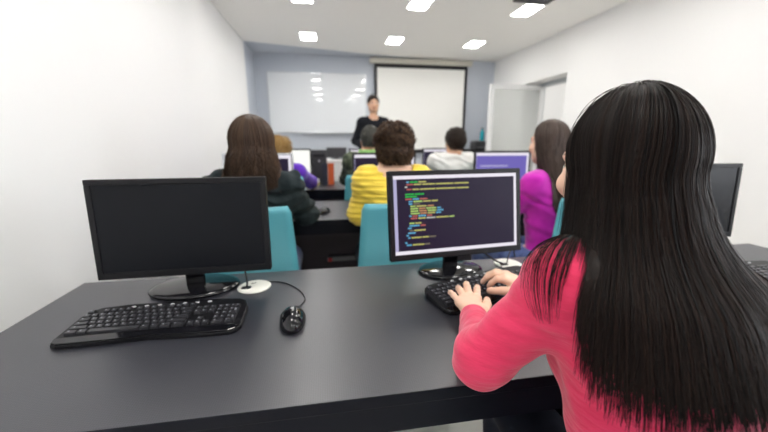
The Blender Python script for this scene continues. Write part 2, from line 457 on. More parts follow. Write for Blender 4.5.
def strands_mesh(name, paths, rad, ctr, n=3, tints=None, tipr=0.35):
    """paths (S, T, 3) -> little tubes"""
    Sn, T, _ = paths.shape
    tan = np.gradient(paths, axis=1); tan /= np.maximum(np.linalg.norm(tan, axis=2, keepdims=True), 1e-7)
    ref = paths - ctr; ref[..., 2] = np.maximum(ref[..., 2], 0); ref[..., 1] += 1e-4
    u = np.cross(tan, ref); u /= np.maximum(np.linalg.norm(u, axis=2, keepdims=True), 1e-7); v = np.cross(tan, u)
    r = rad * (1 - (1 - tipr) * np.linspace(0, 1, T) ** 3)
    r = (r[None, :, None] * (RNG.uniform(.7, 1.25, (Sn, 1, 1))))
    rings = np.stack([paths + r * (math.cos(2 * PI * k / n) * u + math.sin(2 * PI * k / n) * v) for k in range(n)], 2)   # S,T,n,3
    P = rings.reshape(-1, 3)
    base = (np.arange(Sn)[:, None, None] * T + np.arange(T - 1)[None, :, None]) * n
    kk = np.arange(n)[None, None, :]; k2 = (np.arange(n) + 1)[None, None, :] % n
    Q = np.stack([base + kk, base + k2, base + n + k2, base + n + kk], -1).reshape(-1, 4)
    tt = np.repeat(tints if tints is not None else RNG.uniform(0, 1, Sn), T * n)
    return P, Q, tt
def long_hair(name, parent, m, hc, Rh, prof, phis, Lfun, collide, n=800, T=26, rad=.0016, wav=.006, wfreq=9, clump=.5, nclump=60, top=(.090, .112, .108), part=0.0, hull_in=.86, hull_cut=.05, fly=0.0, ends=.006, thin=0):
    hc = np.array(hc, float); ph0, ph1 = phis
    prof = sorted(prof, key=lambda t: -t[0]); pz = np.array([p[0] for p in prof])[::-1]
    zz = np.linspace(-.5, .25, 376); ker = np.hanning(37); ker /= ker.sum()
    pa, pb, pc = [np.convolve(np.pad(np.interp(zz, pz, np.array([p[i] for p in prof])[::-1]), 18, 'edge'), ker, 'valid') for i in (1, 2, 3)]
    pz = zz
    E = np.array(top); C0 = np.array((0, -.008, .022))
    def path(phi, lay, L, T, j):
        """phi, lay, L : (S,) arrays"""
        Sn = len(phi); out = np.zeros((Sn, T, 3)); f = (phi - ph0) / (ph1 - ph0)
        back = 1 - np.abs(2 * f - 1)                                 # 0 at the face edge, 1 at the back
        st = np.stack([np.full(Sn, part) + 0.012 * np.sign(f - .5) * -1 * 0 , .075 - .15 * back ** 0.8, np.full(Sn, .2)], 1) - C0
        n0 = st / E; n0 /= np.linalg.norm(n0, axis=1, keepdims=True)
        n1 = np.stack([np.sin(phi), np.cos(phi), np.full(Sn, -.20)], 1); n1 /= np.linalg.norm(n1, axis=1, keepdims=True)
        om = np.arccos(np.clip((n0 * n1).sum(1), -1, 1))
        zE = (C0 + n1 * E)[:, 2]
        l0 = om * .105; tot = l0 + (L + zE).clip(.02)
        for t in range(T):
            s_ = t / (T - 1) * tot
            q = np.clip(s_ / l0, 0, 1)
            so = np.maximum(np.sin(om), 1e-4)
            d = (np.sin((1 - q) * om) / so)[:, None] * n0 + (np.sin(q * om) / so)[:, None] * n1
            p = C0 + d * E * lay[:, None]
            z = zE - np.clip(s_ - l0, 0, None)
            dn = np.clip((s_ - l0) / .06, 0, 1)[:, None]
            wob = wav * np.clip((s_ - l0 * .6) / .15, 0, 1.3)
            ph = phi + wob * 2.5 * np.sin(wfreq * s_ + j[0]) / .1 * .35
            a = np.interp(z, pz, pa) * lay; b_ = np.interp(z, pz, pb) * lay; cy = np.interp(z, pz, pc)
            fall = np.stack([a * np.sin(ph) + wob * .5 * np.sin(1.7 * wfreq * s_ + j[1]), cy + b_ * np.cos(ph) + wob * .5 * np.sin(1.3 * wfreq * s_ + j[2]), z], 1)
            w = dn * dn * (3 - 2 * dn)
            out[:, t] = np.where((s_ > l0)[:, None], p * (1 - w) + fall * w if True else fall, p)
            under = (s_ > l0)
            pz_ = out[:, t, 2]; pz_[under] = z[under]
        return hc + out @ Rh.T
    # inner volume
    nu, nt_ = 72, 30
    phi = np.linspace(ph0 + .10, ph1 - .10, nu)
    Lh = np.minimum(Lfun(phi), np.minimum(Lfun(np.clip(phi - .2, ph0, ph1)), Lfun(np.clip(phi + .2, ph0, ph1))))
    hull = path(phi, np.full(nu, hull_in), np.maximum(Lh - hull_cut, .03), nt_, np.zeros((3, nu)))
    if collide is not None: hull = collide.push_out(hull.reshape(-1, 3), .003).reshape(nu, nt_, 3)
    # outer + an inner skin make the volume closed
    inner = path(phi, np.full(nu, hull_in * .80), np.maximum(Lh - hull_cut - .01, .02), nt_, np.zeros((3, nu)))
    G = np.concatenate([hull, inner[:, ::-1]], 1); K = 2 * nt_
    P0 = G.reshape(-1, 3); q = []
    for i in range(nu - 1):
        for k in range(K):
            k2 = (k + 1) % K
            q.append((i * K + k, i * K + k2, (i + 1) * K + k2, (i + 1) * K + k))
    for k in range(nt_ - 1):
        q.append((k, K - 1 - k, K - 2 - k, k + 1)); o_ = (nu - 1) * K
        q.append((o_ + k + 1, o_ + K - 2 - k, o_ + K - 1 - k, o_ + k))
    Q0 = np.array(q)
    nc, nr = 40, 16; cap = []
    for i in range(nr + 1):
        for k in range(nc):
            th = i / nr * 1.75; p_ = np.array((math.sin(th) * math.sin(2 * PI * k / nc), math.sin(th) * math.cos(2 * PI * k / nc), math.cos(th)))
            if p_[1] > .40 and p_[2] < .85: p_ = p_ * np.array((1, .0, 1)) + np.array((0, .40, 0)); p_ = p_ / np.linalg.norm(p_) * .9
            cap.append(hc + Rh @ (C0 + p_ * E * .93))
    qc = [(i * nc + k, i * nc + (k + 1) % nc, (i + 1) * nc + (k + 1) % nc, (i + 1) * nc + k) for i in range(nr) for k in range(nc)]
    Q0 = np.concatenate([Q0, np.array(qc) + len(P0)]); P0 = np.concatenate([P0, np.array(cap)])
    # strands
    cl = RNG.uniform(ph0, ph1, nclump); cj = RNG.uniform(0, 6.28, (3, nclump)); ctint = RNG.uniform(0, .8, nclump)
    ids = RNG.randint(0, nclump, n)
    phi = np.clip(RNG.uniform(ph0, ph1, n) * (1 - clump) + (cl[ids] + RNG.normal(0, .05, n)) * clump, ph0, ph1)
    lay = RNG.uniform(hull_in, 1.0, n) ** 0.7
    if fly: lay = lay + (RNG.uniform(0, 1, n) > .97) * RNG.uniform(0, fly, n)
    L = Lfun(phi) - np.abs(RNG.normal(0, .012, n)) - RNG.uniform(0, .012, n) + RNG.uniform(-1, 1, nclump)[ids] * ends
    if thin: L = L - np.where((np.degrees(phi) > thin) & (RNG.uniform(0, 1, n) < .6), .075, 0)
    j = cj[:, ids] + RNG.normal(0, .35, (3, n))
    paths = path(phi, lay, L.clip(.02), T, j)
    if collide is not None: paths = collide.push_out(paths.reshape(-1, 3), .004 + .0).reshape(n, T, 3)
    P1, Q1, t1 = strands_mesh(name, paths, rad, hc, 3, np.clip(ctint[ids] + RNG.normal(0, .2, n), 0, 1))
    P = np.concatenate([P0, P1]); Q = np.concatenate([Q0, Q1 + len(P0)]); tt = np.concatenate([np.zeros(len(P0)), t1])
    return link(name, arrays_mesh(name, P, Q, True, tt), m, parent)
def cap_hair(name, parent, m, hc, Rh, kind, n=900):
    """short or curly hair: a shell on the skull plus tufts"""
    hc = np.array(hc, float)
    W = lambda p: hc + Rh @ np.array(p, float)
    E = {'short': (.083, .102, .094), 'crop': (.080, .098, .091), 'curly': (.080, .097, .084), 'bob': (.088, .106, .100)}[kind]
    c0 = np.array((0, -.012, .034))
    F = Field(hc - .2, hc + .2, .0045 if kind != 'curly' else .005)
    F.ell(W(c0), E, .01, Rh)
    low = {'short': -.055, 'crop': -.04, 'curly': -.052, 'bob': -.115}[kind]
    if kind in ('curly', 'bob'):
        F.ell(W((0, -.022, -.02)), (E[0] * .98, E[1] * .86, .095), .03, Rh)
    else:
        F.ell(W((0, -.030, -.005)), (E[0] * .93, E[1] * .72, .075), .03, Rh)
    if kind == 'curly':
        for i in range(420):
            d = RNG.normal(0, 1, 3); d /= np.linalg.norm(d)
            if d[1] > .55 or (d[2] < -.35 and d[1] > .1): continue
            p = c0 + d * np.array(E) * 1.0
            if d[2] < 0: p = np.array((0, -.02, -.0)) + d * np.array((E[0], E[1] * .9, .10))
            F.ell(W(p), np.array((.0115, .0115, .011)) * RNG.uniform(.7, 1.2), .008, Rh)
    F.cut(W((0, 0, low)), Rh @ np.array((0, -.15, 1.0)))
    # open the face
    F.ell(W((0, .100, -.035)), (.072 if kind in ('curly', 'bob') else .088, .075, .095), .01, Rh, sub=True)
    if kind in ('short', 'crop'):
        for sx in (-1, 1): F.ell(W((sx * .08, .01, -.03)), (.03, .03, .05), .008, Rh, sub=True)
    me, P, Q = F.mesh(name)
    # tufts rooted on the shell
    use = P[RNG.randint(0, len(P), n)]
    loc = (use - hc) @ Rh
    ctr = np.array((0, -.01, .01)); nrm = loc - ctr; nrm /= np.linalg.norm(nrm, axis=1, keepdims=True)
    T = 7; Lh = {'short': .022, 'crop': .010, 'curly': .026, 'bob': .05}[kind]
    down = np.array((0, -.1, -1.0)); tang = down - nrm * (nrm @ down)[:, None]; tang /= np.maximum(np.linalg.norm(tang, axis=1, keepdims=True), 1e-5)
    side = np.cross(nrm, tang); j = RNG.uniform(0, 6.28, n); sp = RNG.normal(0, .5, n)
    paths = np.zeros((n, T, 3))
    for t in range(T):
        q = t / (T - 1)
        p = loc - nrm * .003 + nrm * (.006 * math.sin(q * PI * .8)) + (tang + side * sp[:, None]) * (Lh * q)
        if kind == 'curly': p = p + side * (.006 * np.sin(9 * q + j))[:, None] + nrm * (.005 * np.cos(9 * q + j))[:, None]
        paths[:, t] = hc + p @ Rh.T
    ok = loc[:, 1] < .062
    P1, Q1, t1 = strands_mesh(name, paths[ok], .0018 if kind != 'curly' else .0030, hc, 3)
    P = np.concatenate([P, P1]); tt = np.concatenate([np.full(len(P) - len(P1), .25), t1]); Q = np.concatenate([Q, Q1 + len(P) - len(P1)])
    return link(name, arrays_mesh(name, P, Q, True, tt), m, parent)

def person(label, loc, yaw, J, head, skinm, top, bottom, hair, group=None, res=.006, hands=None, bust=0, wm=1.0, top_kw=None, hand_curl=.22, ear=.073):
    """J: joints in the person's own frame (x right, y forward)"""
    root = thing('person', label, 'person', loc, yaw, group)
    J = dict(J); J['bust'] = bust
    hc = np.array(head[0], float); Rh = rotm(*head[1:])
    pts = np.array([J[k] for k in J if k != 'bust'] + [hc + .15, hc - .15]); lo = pts.min(0) - .2; hi = pts.max(0) + .2; lo[2] = -.02
    nb = np.array(J['neck'], float)
    kw = dict(g=.011, k=.05, upto=.97, puff=.004, neck_r=.072, hem=.50, name='sweater'); kw.update(top_kw or {})
    # body
    F = Field(lo, hi, res)
    torso_prims(F, J, 0, .04, wm); arm_prims(F, J); leg_prims(F, J); foot_prims(F, J, 0, J.get('fd', (0, 1)))
    F.cone(nb + (0, 0, -.03), hc + Rh @ np.array((0, -.012, -.05)), .052, .047, .03)
    head_prims(F, hc, Rh, ear)
    for sd, sgn in (('L', -1), ('R', 1)):
        wr = np.array(J['wr' + sd], float); el = np.array(J['el' + sd], float)
        fg = (hands or {}).get(sd)
        if fg is None:
            d = wr - el; d = d / np.linalg.norm(d); d = d + np.array([0, 0, -.02])
            fg = hand_joints(wr, d, (0, 0, 1) if abs(d[2]) < .8 else (sgn, 0, .2), sgn, hand_curl)
        hand_prims(F, wr, fg)
    me, P, Q = F.mesh('body')
    link('body', me, M[skinm], root)
    at = me.attributes.new('head_co', 'FLOAT_VECTOR', 'POINT'); at.data.foreach_set('vector', np.asarray((P - hc) @ Rh, np.float32).ravel())
    # upper garment
    G = Field(lo, hi, res)
    torso_prims(G, J, kw['g'], kw['k'], wm); arm_prims(G, J, kw['g'], .03, kw['upto'], kw['puff'])
    F2 = G.F.copy()
    up = hc - nb; up = up / np.linalg.norm(up)
    G.cone(nb + up * .005 + np.array(kw.get('neck_off', (0, .012, .0))), nb + up * .12, kw['neck_r'], kw['neck_r'] * 1.25, .012, sub=True)
    G.cut((0, 0, kw['hem']), (0, 0, 1))
    GF = G.F
    if kw.get('fold', .0):
        ax = [(G.lo[i] + np.arange(G.n[i]) * G.res).astype(np.float32) for i in range(3)]
        X, Y, Z = ax[0][:, None, None], ax[1][None, :, None], ax[2][None, None, :]
        q = len(label) * .7
        n1 = np.sin(31 * X + 17 * Z + q) + np.sin(23 * Y - 37 * Z + 2 * q)
        G.F = GF + (kw['fold'] * .5 * np.sin(70 * Z + 22 * X + 1.6 * n1)).astype(np.float32) + (kw['fold'] * .3 * np.sin(45 * X + 52 * Y - 30 * Z + 1.3 * n1)).astype(np.float32)
    if kw.get('rib', .0):
        Z = (G.lo[2] + np.arange(G.n[2]) * G.res).astype(np.float32)[None, None, :]
        G.F = G.F + (kw['rib'] * np.sin(2 * PI / .027 * Z)).astype(np.float32)
    me, _, _ = G.mesh(kw['name']); link(kw['name'], me, M[top], root); G.F = GF
    # trousers
    H = Field(lo, np.array([hi[0], hi[1], J['pelvis'][2] + .25]), res)
    pel = np.array(J['pelvis'], float)
    H.ell(pel, (.158 * wm + .008, .118, .122), .03); leg_prims(H, J, .010, .03, .98)
    H.cut((0, 0, J['pelvis'][2] + .07), (0, 0, -1))
    me, _, _ = H.mesh('trousers'); link('trousers', me, M[bottom], root)
    for sd in ('L', 'R'):
        an = np.array(J['an' + sd], float)
        K = Field(an + (-.12, -.2, -.12), an + (.12, .25, .1), .006)
        foot_prims(K, {'anL': J['an' + sd], 'anR': J['an' + sd]}, .008, J.get('fd', (0, 1)))
        K.cut((0, 0, an[2] + .01), (0, 0, -1)); K.cut((0, 0, .002), (0, 0, 1))
        me, _, _ = K.mesh('shoe'); link('shoe', me, M['shoe'], root)
    hair(root, hc, Rh, G)
    return root
def seated(dx=0, **over):
    J = dict(pelvis=(0, 0, .53), chest=(0, .035, .87), neck=(0, .035, 1.03), shL=(-.155, .03, .980), shR=(.155, .03, .980),
             elL=(-.205, .15, .815), elR=(.205, .15, .815), wrL=(-.12, .385, .815), wrR=(.12, .385, .815),
             hipL=(-.085, .02, .525), hipR=(.085, .02, .525), knL=(-.10, .41, .515), knR=(.10, .41, .515), anL=(-.10, .36, .085), anR=(.10, .36, .085))
    J.update(over); return J

# ------------------------------------------------------------------ the room
XL, XR, YB, YF, H = -1.13, 3.12, 6.32, -1.9, 2.60
YBLUE = 5.63
mb = MB(); mb.box((XL - .15, YF - .15, -.1), (5.2, YB + .15, 0)); struct(mb.build('floor', M['floor']))
mb = MB()
A = [(XL - .15, YF - .15), (5.2, YF - .15), (5.2, YB + .15), (XL - .15, YB + .15)]
mb.box((XL - .15, YF - .15, H + .002), (5.2, YB + .15, H + .12))
mb.quad([(XL - .01, YF, H), (XR + .01, YF, H), (XR + .01, YB, H), (2.25, YB, H), (.78, 6.115, H), (XL, YBLUE, H)], 0)
mb.quad([(XL, YBLUE, H), (.78, 6.115, H), (2.25, YB, H), (2.25, YB + .01, H), (XL, YB + .01, H)], 1)
struct(mb.build('ceiling', [M['ceil'], M['blue']]))
mb = MB(); mb.box((XL - .12, YF, 0), (XL, YBLUE, H)); mb.box((XL - .12, YBLUE, 0), (XL, YB, H), idx=1)
struct(mb.build('wall_left', [M['wall'], M['blue']]))
mb = MB(); mb.box((XL - .12, YB, 0), (XR + .35, YB + .12, H)); struct(mb.build('wall_back', M['blue']))
# right wall with the doorway
DY0, DY1, DZ = 4.27, 5.25, 2.06
W1, W2, WZ0, WZ1 = (-1.65, -.95), (-.75, -.05), .95, 2.3
mb = MB(); mb.box((XR, YF, 0), (XR + .35, YF + .25, H)); mb.box((XR, W1[1], 0), (XR + .35, W2[0], H)); mb.box((XR, W2[1], 0), (XR + .35, DY0, H))
mb.box((XR, YF + .25, 0), (XR + .35, W2[1], WZ0)); mb.box((XR, YF + .25, WZ1), (XR + .35, W2[1], H))
mb.box((XR, DY1, 0), (XR + .35, YB, H)); mb.box((XR, DY0, DZ), (XR + .35, DY1, H))
struct(mb.build('wall_right', M['wall']))
# rear wall, and two unseen windows in the right wall, added to brighten the left one
mb = MB(); mb.box((XL - .12, YF - .15, 0), (XR + .35, YF, H)); struct(mb.build('wall_rear', M['wall']))
for i, (y0, y1) in enumerate((W1, W2)):
    mb = MB()
    for a, b_ in (((y0, WZ0), (y1, WZ0 + .06)), ((y0, WZ1 - .06), (y1, WZ1)), ((y0, WZ0), (y0 + .06, WZ1)), ((y1 - .06, WZ0), (y1, WZ1))):
        mb.box((XR + .05, a[0], a[1]), (XR + .12, b_[0], b_[1]), .004)
    o = struct(mb.build('window_%d' % (i + 1), M['whiteframe']))
# corridor outside the door
mb = MB(); mb.box((5.0, 3.0, 0), (5.12, YB + .15, H)); mb.box((XR + .35, YB - .1, 0), (5.0, YB + .02, H)); mb.box((XR + .35, 2.9, 0), (5.0, 3.0, H))
struct(mb.build('wall_corridor', M['wall']))
# door frame lining and the open leaf
mb = MB()
mb.box((XR + .22, DY0, 0), (XR + .33, DY0 + .05, DZ)); mb.box((XR + .22, DY1 - .05, 0), (XR + .33, DY1, DZ)); mb.box((XR + .22, DY0, DZ - .05), (XR + .33, DY1, DZ))
struct(mb.build('trim_1', M['jamb']))
leaf = thing('door_1', '', ''); del leaf['label'], leaf['category']; struct(leaf)
leaf.location = (XR + .29, DY1 - .075, 0)
LW, LH = .91, 2.035
mb = MB()
mb.box((-LW, -.02, .01), (-LW + .075, .02, LH), .004); mb.box((-.075, -.02, .01), (0, .02, LH), .004)
mb.box((-LW + .075, -.02, LH - .075), (-.075, .02, LH), .004); mb.box((-LW + .075, -.02, .01), (-.075, .02, .12), .004)
mb.build('door_frame', M['doorwhite'], leaf)
mb = MB(); mb.box((-LW + .07, -.004, .115), (-.07, .004, LH - .07)); mb.build('glass_pane', M['frost'], leaf)
mb = MB(); mb.tube([(-LW + .04, -.02, 1.02), (-LW + .04, -.06, 1.02), (-LW + .15, -.06, 1.02)], .009); mb.build('door_handle', M['chrome'], leaf)

# ceiling panels
def ceiling_light(x, y, label):
    t = thing('ceiling_light', label, 'ceiling light', (x, y, H), 0, 'square ceiling light panels')
    mb = MB(); w, d = .100, .165
    for lo, hi in (((-w - .012, -d - .012), (w + .012, -d)), ((-w - .012, d), (w + .012, d + .012)), ((-w - .012, -d), (-w, d)), ((w, -d), (w + .012, d))):
        mb.box((lo[0], lo[1], -.014), (hi[0], hi[1], -.0005))
    mb.build('frame', M['whiteframe'], t)
    mb = MB(); mb.prism(rounded(2 * w, 2 * d, .025), -.011, -.001); mb.build('diffuser', M['lamp'], t)
rows = [(5.22, 'row nearest the whiteboard wall'), (3.84, 'second row out from the whiteboard wall'), (2.45, 'middle row of panels'), (1.06, 'fourth row out from the whiteboard wall'), (-.33, 'row nearest the rear windows')]
for y, rn in rows:
    for x, cn in ((-.19, 'left'), (1.02, 'centre'), (2.23, 'right')):
        ceiling_light(x, y, 'white glowing ceiling panel, %s one in the %s' % (cn, rn))

# whiteboard
t = thing('whiteboard', 'wide glossy whiteboard with thin grey frame on the blue wall', 'whiteboard', (-.105, YB, 1.32))
mb = MB(); mb.box((-.82, -.018, .015), (.82, -.003, .985)); mb.build('board_surface', M['board'], t)
mb = MB()
for lo, hi in (((-.835, 0), (.835, .018)), ((-.835, .982), (.835, 1.0)), ((-.835, .018), (-.817, .982)), ((.817, .018), (.835, .982))): mb.box((lo[0], -.026, lo[1]), (hi[0], -.0005, hi[1]), .003)
mb.build('frame', M['alu'], t)
mb = MB(); mb.box((-.3, -.09, -.005), (.80, -.027, .012), .003); mb.build('pen_tray', M['alu'], t)
# projection screen
t = thing('projection_screen', 'pulled-down white projection screen with black borders beside the whiteboard', 'projection screen', (1.72, YB, .98))
mb = MB(); mb.box((-.93, -.10, 1.515), (.93, -.01, 1.605), .015); mb.build('housing', M['cream'], t)
mb = MB(); mb.box((-.80, -.062, .05), (.80, -.058, 1.45)); mb.build('screen_fabric', M['screenfab'], t)
mb = MB(); mb.box((-.85, -.0625, 1.45), (.85, -.0575, 1.52)); mb.box((-.85, -.0625, 0.0), (-.80, -.0575, 1.45)); mb.box((.80, -.0625, 0.0), (.85, -.0575, 1.45)); mb.box((-.80, -.0625, 0), (.80, -.0575, .05))
mb.build('black_border', M['blackpl'], t)
mb = MB(); mb.tube([(-.86, -.06, 0), (.86, -.06, 0)], .014, 10); mb.build('weight_bar', M['blackpl'], t)
# projector hung from the ceiling
t = thing('projector', 'dark ceiling projector hanging by the right-hand light panel', 'projector', (2.06, 3.38, H))
mb = MB(); mb.box((-.19, -.12, -.072), (.19, .12, -.024), .012); mb.build('body', M['dark'], t)
mb = MB(); mb.tube([(0, 0, -.028), (0, 0, -.012)], .03, 12); mb.lathe([(.06, -.012), (.06, -.001)], 20); mb.build('ceiling_mount', M['grey'], t)
mb = MB(); mb.tube([(.07, .115, -.048), (.07, .135, -.048)], .02, 16); mb.build('lens', M['blackgl'], t)

# ------------------------------------------------------------------ desks
DX0, DX1 = -.805, 1.887
def desk(y0, label, modesty, sup):
    t = thing('desk', label, 'desk', ((DX0 + DX1) / 2, y0, 0), 0)
    hw = (DX1 - DX0) / 2
    mb = MB(); mb.box((-hw, 0, .712), (hw, .665, .74), .003)
    for f in mb.bm.faces:
        f.normal_update()
        if f.normal.z < .5: f.material_index = 1
    mb.build('worktop', [M['desk'], M['deskside']], t)
    mb = MB(); mb.box((-hw + .004, .004, .653), (hw - .004, .026, .7125)); mb.build('apron', M['deskside'], t)
    for x in sup:
        mb = MB(); mb.box((x - .012, .05, 0.002), (x + .012, .62, .7125), .002); mb.build('support_panel', M['deskside'], t)
    if modesty:
        mb = MB(); mb.box((-hw + .03, .625, .10), (hw - .03, .643, .7125)); mb.build('modesty_panel', M['modesty'], t)
    return t
hw = (DX1 - DX0) / 2
desk(.535, 'long black woven-texture desk nearest the viewer, carrying the two full keyboards', False, (-hw + .02, .22, hw - .02))
desk(1.985, 'long dark desk in the second row, with the woman in yellow seated at it', True, (-hw + .02, .22, hw - .02))
desk(3.26, 'long dark desk in the third row, carrying the orange binder', True, (-hw + .02, .22, hw - .02))
# instructor's white desk
t = thing('instructor_desk', 'white panelled instructor desk in front of the whiteboard wall', 'desk', (.38, 4.38, 0))
mb = MB(); mb.box((-.62, 0, .002), (.62, .02, .93), .002); mb.build('front_panel', M['whiteframe'], t)
mb = MB(); mb.box((-.64, -.01, .93), (.64, .42, .955), .003); mb.build('worktop', M['whiteframe'], t)
for x in (-.61, .61):
    mb = MB(); mb.box((x - .01, .021, .002), (x + .01, .40, .9295)); mb.build('side_panel', M['whiteframe'], t)

# ------------------------------------------------------------------ monitors
CODE = [  # (line, indent, [(kind, length)...]) lengths in characters of a ~78 column editor
    (0, 4, 'b2 g6 y6'), (1, 4, 'r5 y6 y10 y14 y12'), (2, 3, 'w2'), (3, 4, 'r4 y5 y12 y16 y10'),
    (5, 3, 'g7 g7'), (6, 3, 'g9'), (7, 3, 'r5 b5 r6'), (8, 5, 'b3 l7 y6 y5'), (9, 5, 'b3 d5'), (10, 6, 'l4 y8 o5'),
    (11, 6, 'l6 o5 l8 b3'), (12, 6, 'l6 o6 l7 b5'), (13, 6, 'l7 o5 y6 b4'),
    (14, 5, 'b2 r4 b6 r4'), (15, 6, 'r5 y6 w7 y10 l4'), (17, 5, 'l4 y5'), (18, 5, 'b8 r4'), (19, 4, 'b3'), (20, 5, 'd3 y9'),
    (21, 4, 'b6'), (22, 3, 'b2'), (23, 4, 'b2 y8 y5 d5'), (25, 2, 'b2'), (26, 3, 'b4 y9 d4')]
def monitor(label, loc, yaw, kind, group, w=.48, h=.29, tilt=.05, lift=.075, frame='blackpl', br=1.0):
    t = thing('monitor', label, 'monitor', loc, yaw, group)
    zc = lift + h / 2
    # slightly tilted panel: matrix in thing space, panel faces -y
    T = Matrix.Translation((0, -.035, zc)) @ Matrix.Rotation(-tilt, 4, 'X')
    def place(o): o.matrix_local = T
    mb = MB(); bz = .016
    for lo, hi in (((-w / 2, h / 2 - bz), (w / 2, h / 2)), ((-w / 2, -h / 2), (w / 2, -h / 2 + bz + .004)), ((-w / 2, -h / 2 + bz), (-w / 2 + bz, h / 2 - bz)), ((w / 2 - bz, -h / 2 + bz), (w / 2, h / 2 - bz))):
        mb.box((lo[0], -.006, lo[1]), (hi[0], .02, hi[1]), .002)
    place(mb.build('bezel', M[frame], t))
    mb = MB(); mb.box((-w / 2 + .006, .012, -h / 2 + .006), (w / 2 - .006, .028, h / 2 - .006), .008); mb.box((-w * .27, .026, -h * .32), (w * .27, .046, h * .25), .012); place(mb.build('back_shell', M['blackpl'], t))
    sw, sh = w - 2 * bz, h - 2 * bz - .004
    base = {'off': 'scr_off', 'code': 'scr_code', 'purple': 'scr_purple', 'page': 'scr_page', 'dim': 'scr_code'}[kind]
    mb = MB(); mb.box((-sw / 2 - .001, -.0025, -sh / 2 + .001), (sw / 2 + .001, .012, sh / 2 + .003)); sc = mb.build('screen', M[base], t); place(sc)
    z1, z0 = sh / 2 + .002, -sh / 2 + .002
    if kind in ('code', 'purple', 'dim'):
        def bar(x0, x1, a, b_, m, nm):
            mb = MB(); mb.box((x0, -.0034, a), (x1, -.0026, b_)); o = mb.build(nm, M[m], sc)
        tw = .011 if kind == 'code' else .022
        bar(-sw / 2, sw / 2, z1 - tw, z1, 'scr_white', 'menu_bar')
        bar(-sw / 2, sw / 2, z0, z0 + .011, 'scr_white', 'task_bar')
        bar(-sw / 2, -sw / 2 + (.011 if kind == 'code' else .004), z0 + .011, z1 - tw, 'scr_lilac', 'side_bar')
        bar(sw / 2 - .009 if kind == 'code' else sw / 2 - .016, sw / 2, z0 + .011, z1 - tw, 'scr_white', 'scroll_bar')
    if kind == 'code':
        mb = MB(); keys = list(TOK); cw = sw / 100.; lh = (sh - .035) / 28.
        for ln, ind, toks in CODE:
            x = -sw / 2 + .022 + ind * cw * 1.25
            z = z1 - .018 - ln * lh
            for tk in toks.split():
                n = int(tk[1:]); 
                k = 0
                while k < n:                                 # words of a few glyph-blocks each
                    g = min(n - k, 2 if (k + ln) % 3 else 3)
                    mb.box((x + k * cw, -.0034, z - lh * .66), (x + (k + g) * cw - cw * .22, -.0027, z), 0, idx=keys.index(tk[0])); k += g
                x += (n + .6) * cw
        mb.build('code_text', [TOK[k] for k in keys], sc)
    if kind == 'purple':
        mb = MB(); mb.box((-sw * .38, -.0034, -.06), (-sw * .05, -.0027, -.02)); mb.box((-sw * .42, -.0034, .02), (sw * .1, -.0027, .03)); mb.build('window_pane', M['scr_lilac'], sc)
    # stand
    mb = MB(); mb.box((-.028, -.004, .012), (.028, .018, lift + h * .45), .008); mb.build('neck', M['blackgl'], t)
    mb = MB(); mb.lathe([(.0, .0008), (.127, .0008), (.132, .005), (.129, .010), (.115, .014), (.03, .017), (.0, .017)], 48, (0, .0, 0), br, .72 * br); mb.build('base', M['blackgl'], t, True)
    return t
GA, GB, GC = 'monitors on the front desk', 'monitors on the second desk', 'monitors on the third desk'
DT = .7405
monitor('black monitor with a dark switched-off screen behind the left keyboard', (-.425, 1.095, DT), .02, 'off', GA, lift=.062, tilt=.045)
monitor('black monitor showing coloured code, in front of the woman in pink', (.425, 1.10, DT), .10, 'code', GA, lift=.075, tilt=.15, br=.90)
monitor('black monitor partly hidden behind the right side of the long dark hair', (1.342, 1.12, DT), -.03, 'off', GA, lift=.082, tilt=.05)
monitor('monitor with dark code screen in front of the woman in the dark jacket', (-.475, 2.57, DT), -.05, 'dim', GB, lift=.08, frame='alu')
monitor('monitor facing the woman in the yellow sweater, mostly behind her', (.425, 2.57, DT), 0, 'dim', GB, lift=.08)
monitor('monitor with a purple lit screen near the woman in magenta', (1.405, 2.63, DT), -.03, 'purple', GB, lift=.085)
monitor('monitor showing a blank white page beside the dark computer tower', (-.40, 3.80, DT), 0, 'page', GC, lift=.08)
monitor('monitor facing the person with the lime collar, mostly hidden', (.48, 3.82, DT), 0, 'dim', GC, lift=.08)
monitor('monitor with a dim dark screen in front of the person in white', (1.31, 3.82, DT), 0, 'dim', GC, lift=.08)
monitor('dark monitor standing on the white instructor desk', (.17, 4.58, .956), PI, 'off', 'monitor on the instructor desk', w=.36, h=.17, lift=.0, tilt=0) if False else None
t = thing('desk_screen', 'small dark grey screen back on top of the white instructor desk', 'monitor', (.13, 4.56, .956))
mb = MB(); mb.box((-.13, -.012, .02), (.13, .012, .15), .006); mb.build('back_shell', M['dark'], t)
mb = MB(); mb.box((-.118, .0121, .03), (.118, .014, .14)); mb.build('screen', M['scr_off'], t)
mb = MB(); mb.box((-.07, -.05, .0005), (.07, .06, .012), .004); mb.box((-.02, -.008, .01), (.02, .008, .03)); mb.build('stand', M['dark'], t)
# computer tower
t = thing('computer_tower', 'dark upright computer tower on the third desk behind the binders', 'computer', (-.08, 3.885, DT))
mb = MB(); mb.box((-.08, -.1, .001), (.08, .03, .355), .006); mb.build('case', M['dark'], t)
mb = MB(); mb.box((-.06, -.104, .28), (.06, -.1005, .31), .001); mb.build('disc_drive', M['blackpl'], t)
mb = MB(); mb.lathe([(.01, 0), (.01, .004)], 16); o = mb.build('power_button', M['silver'], t); o.rotation_euler = (PI / 2, 0, 0); o.location = (0, -.1005, .24)

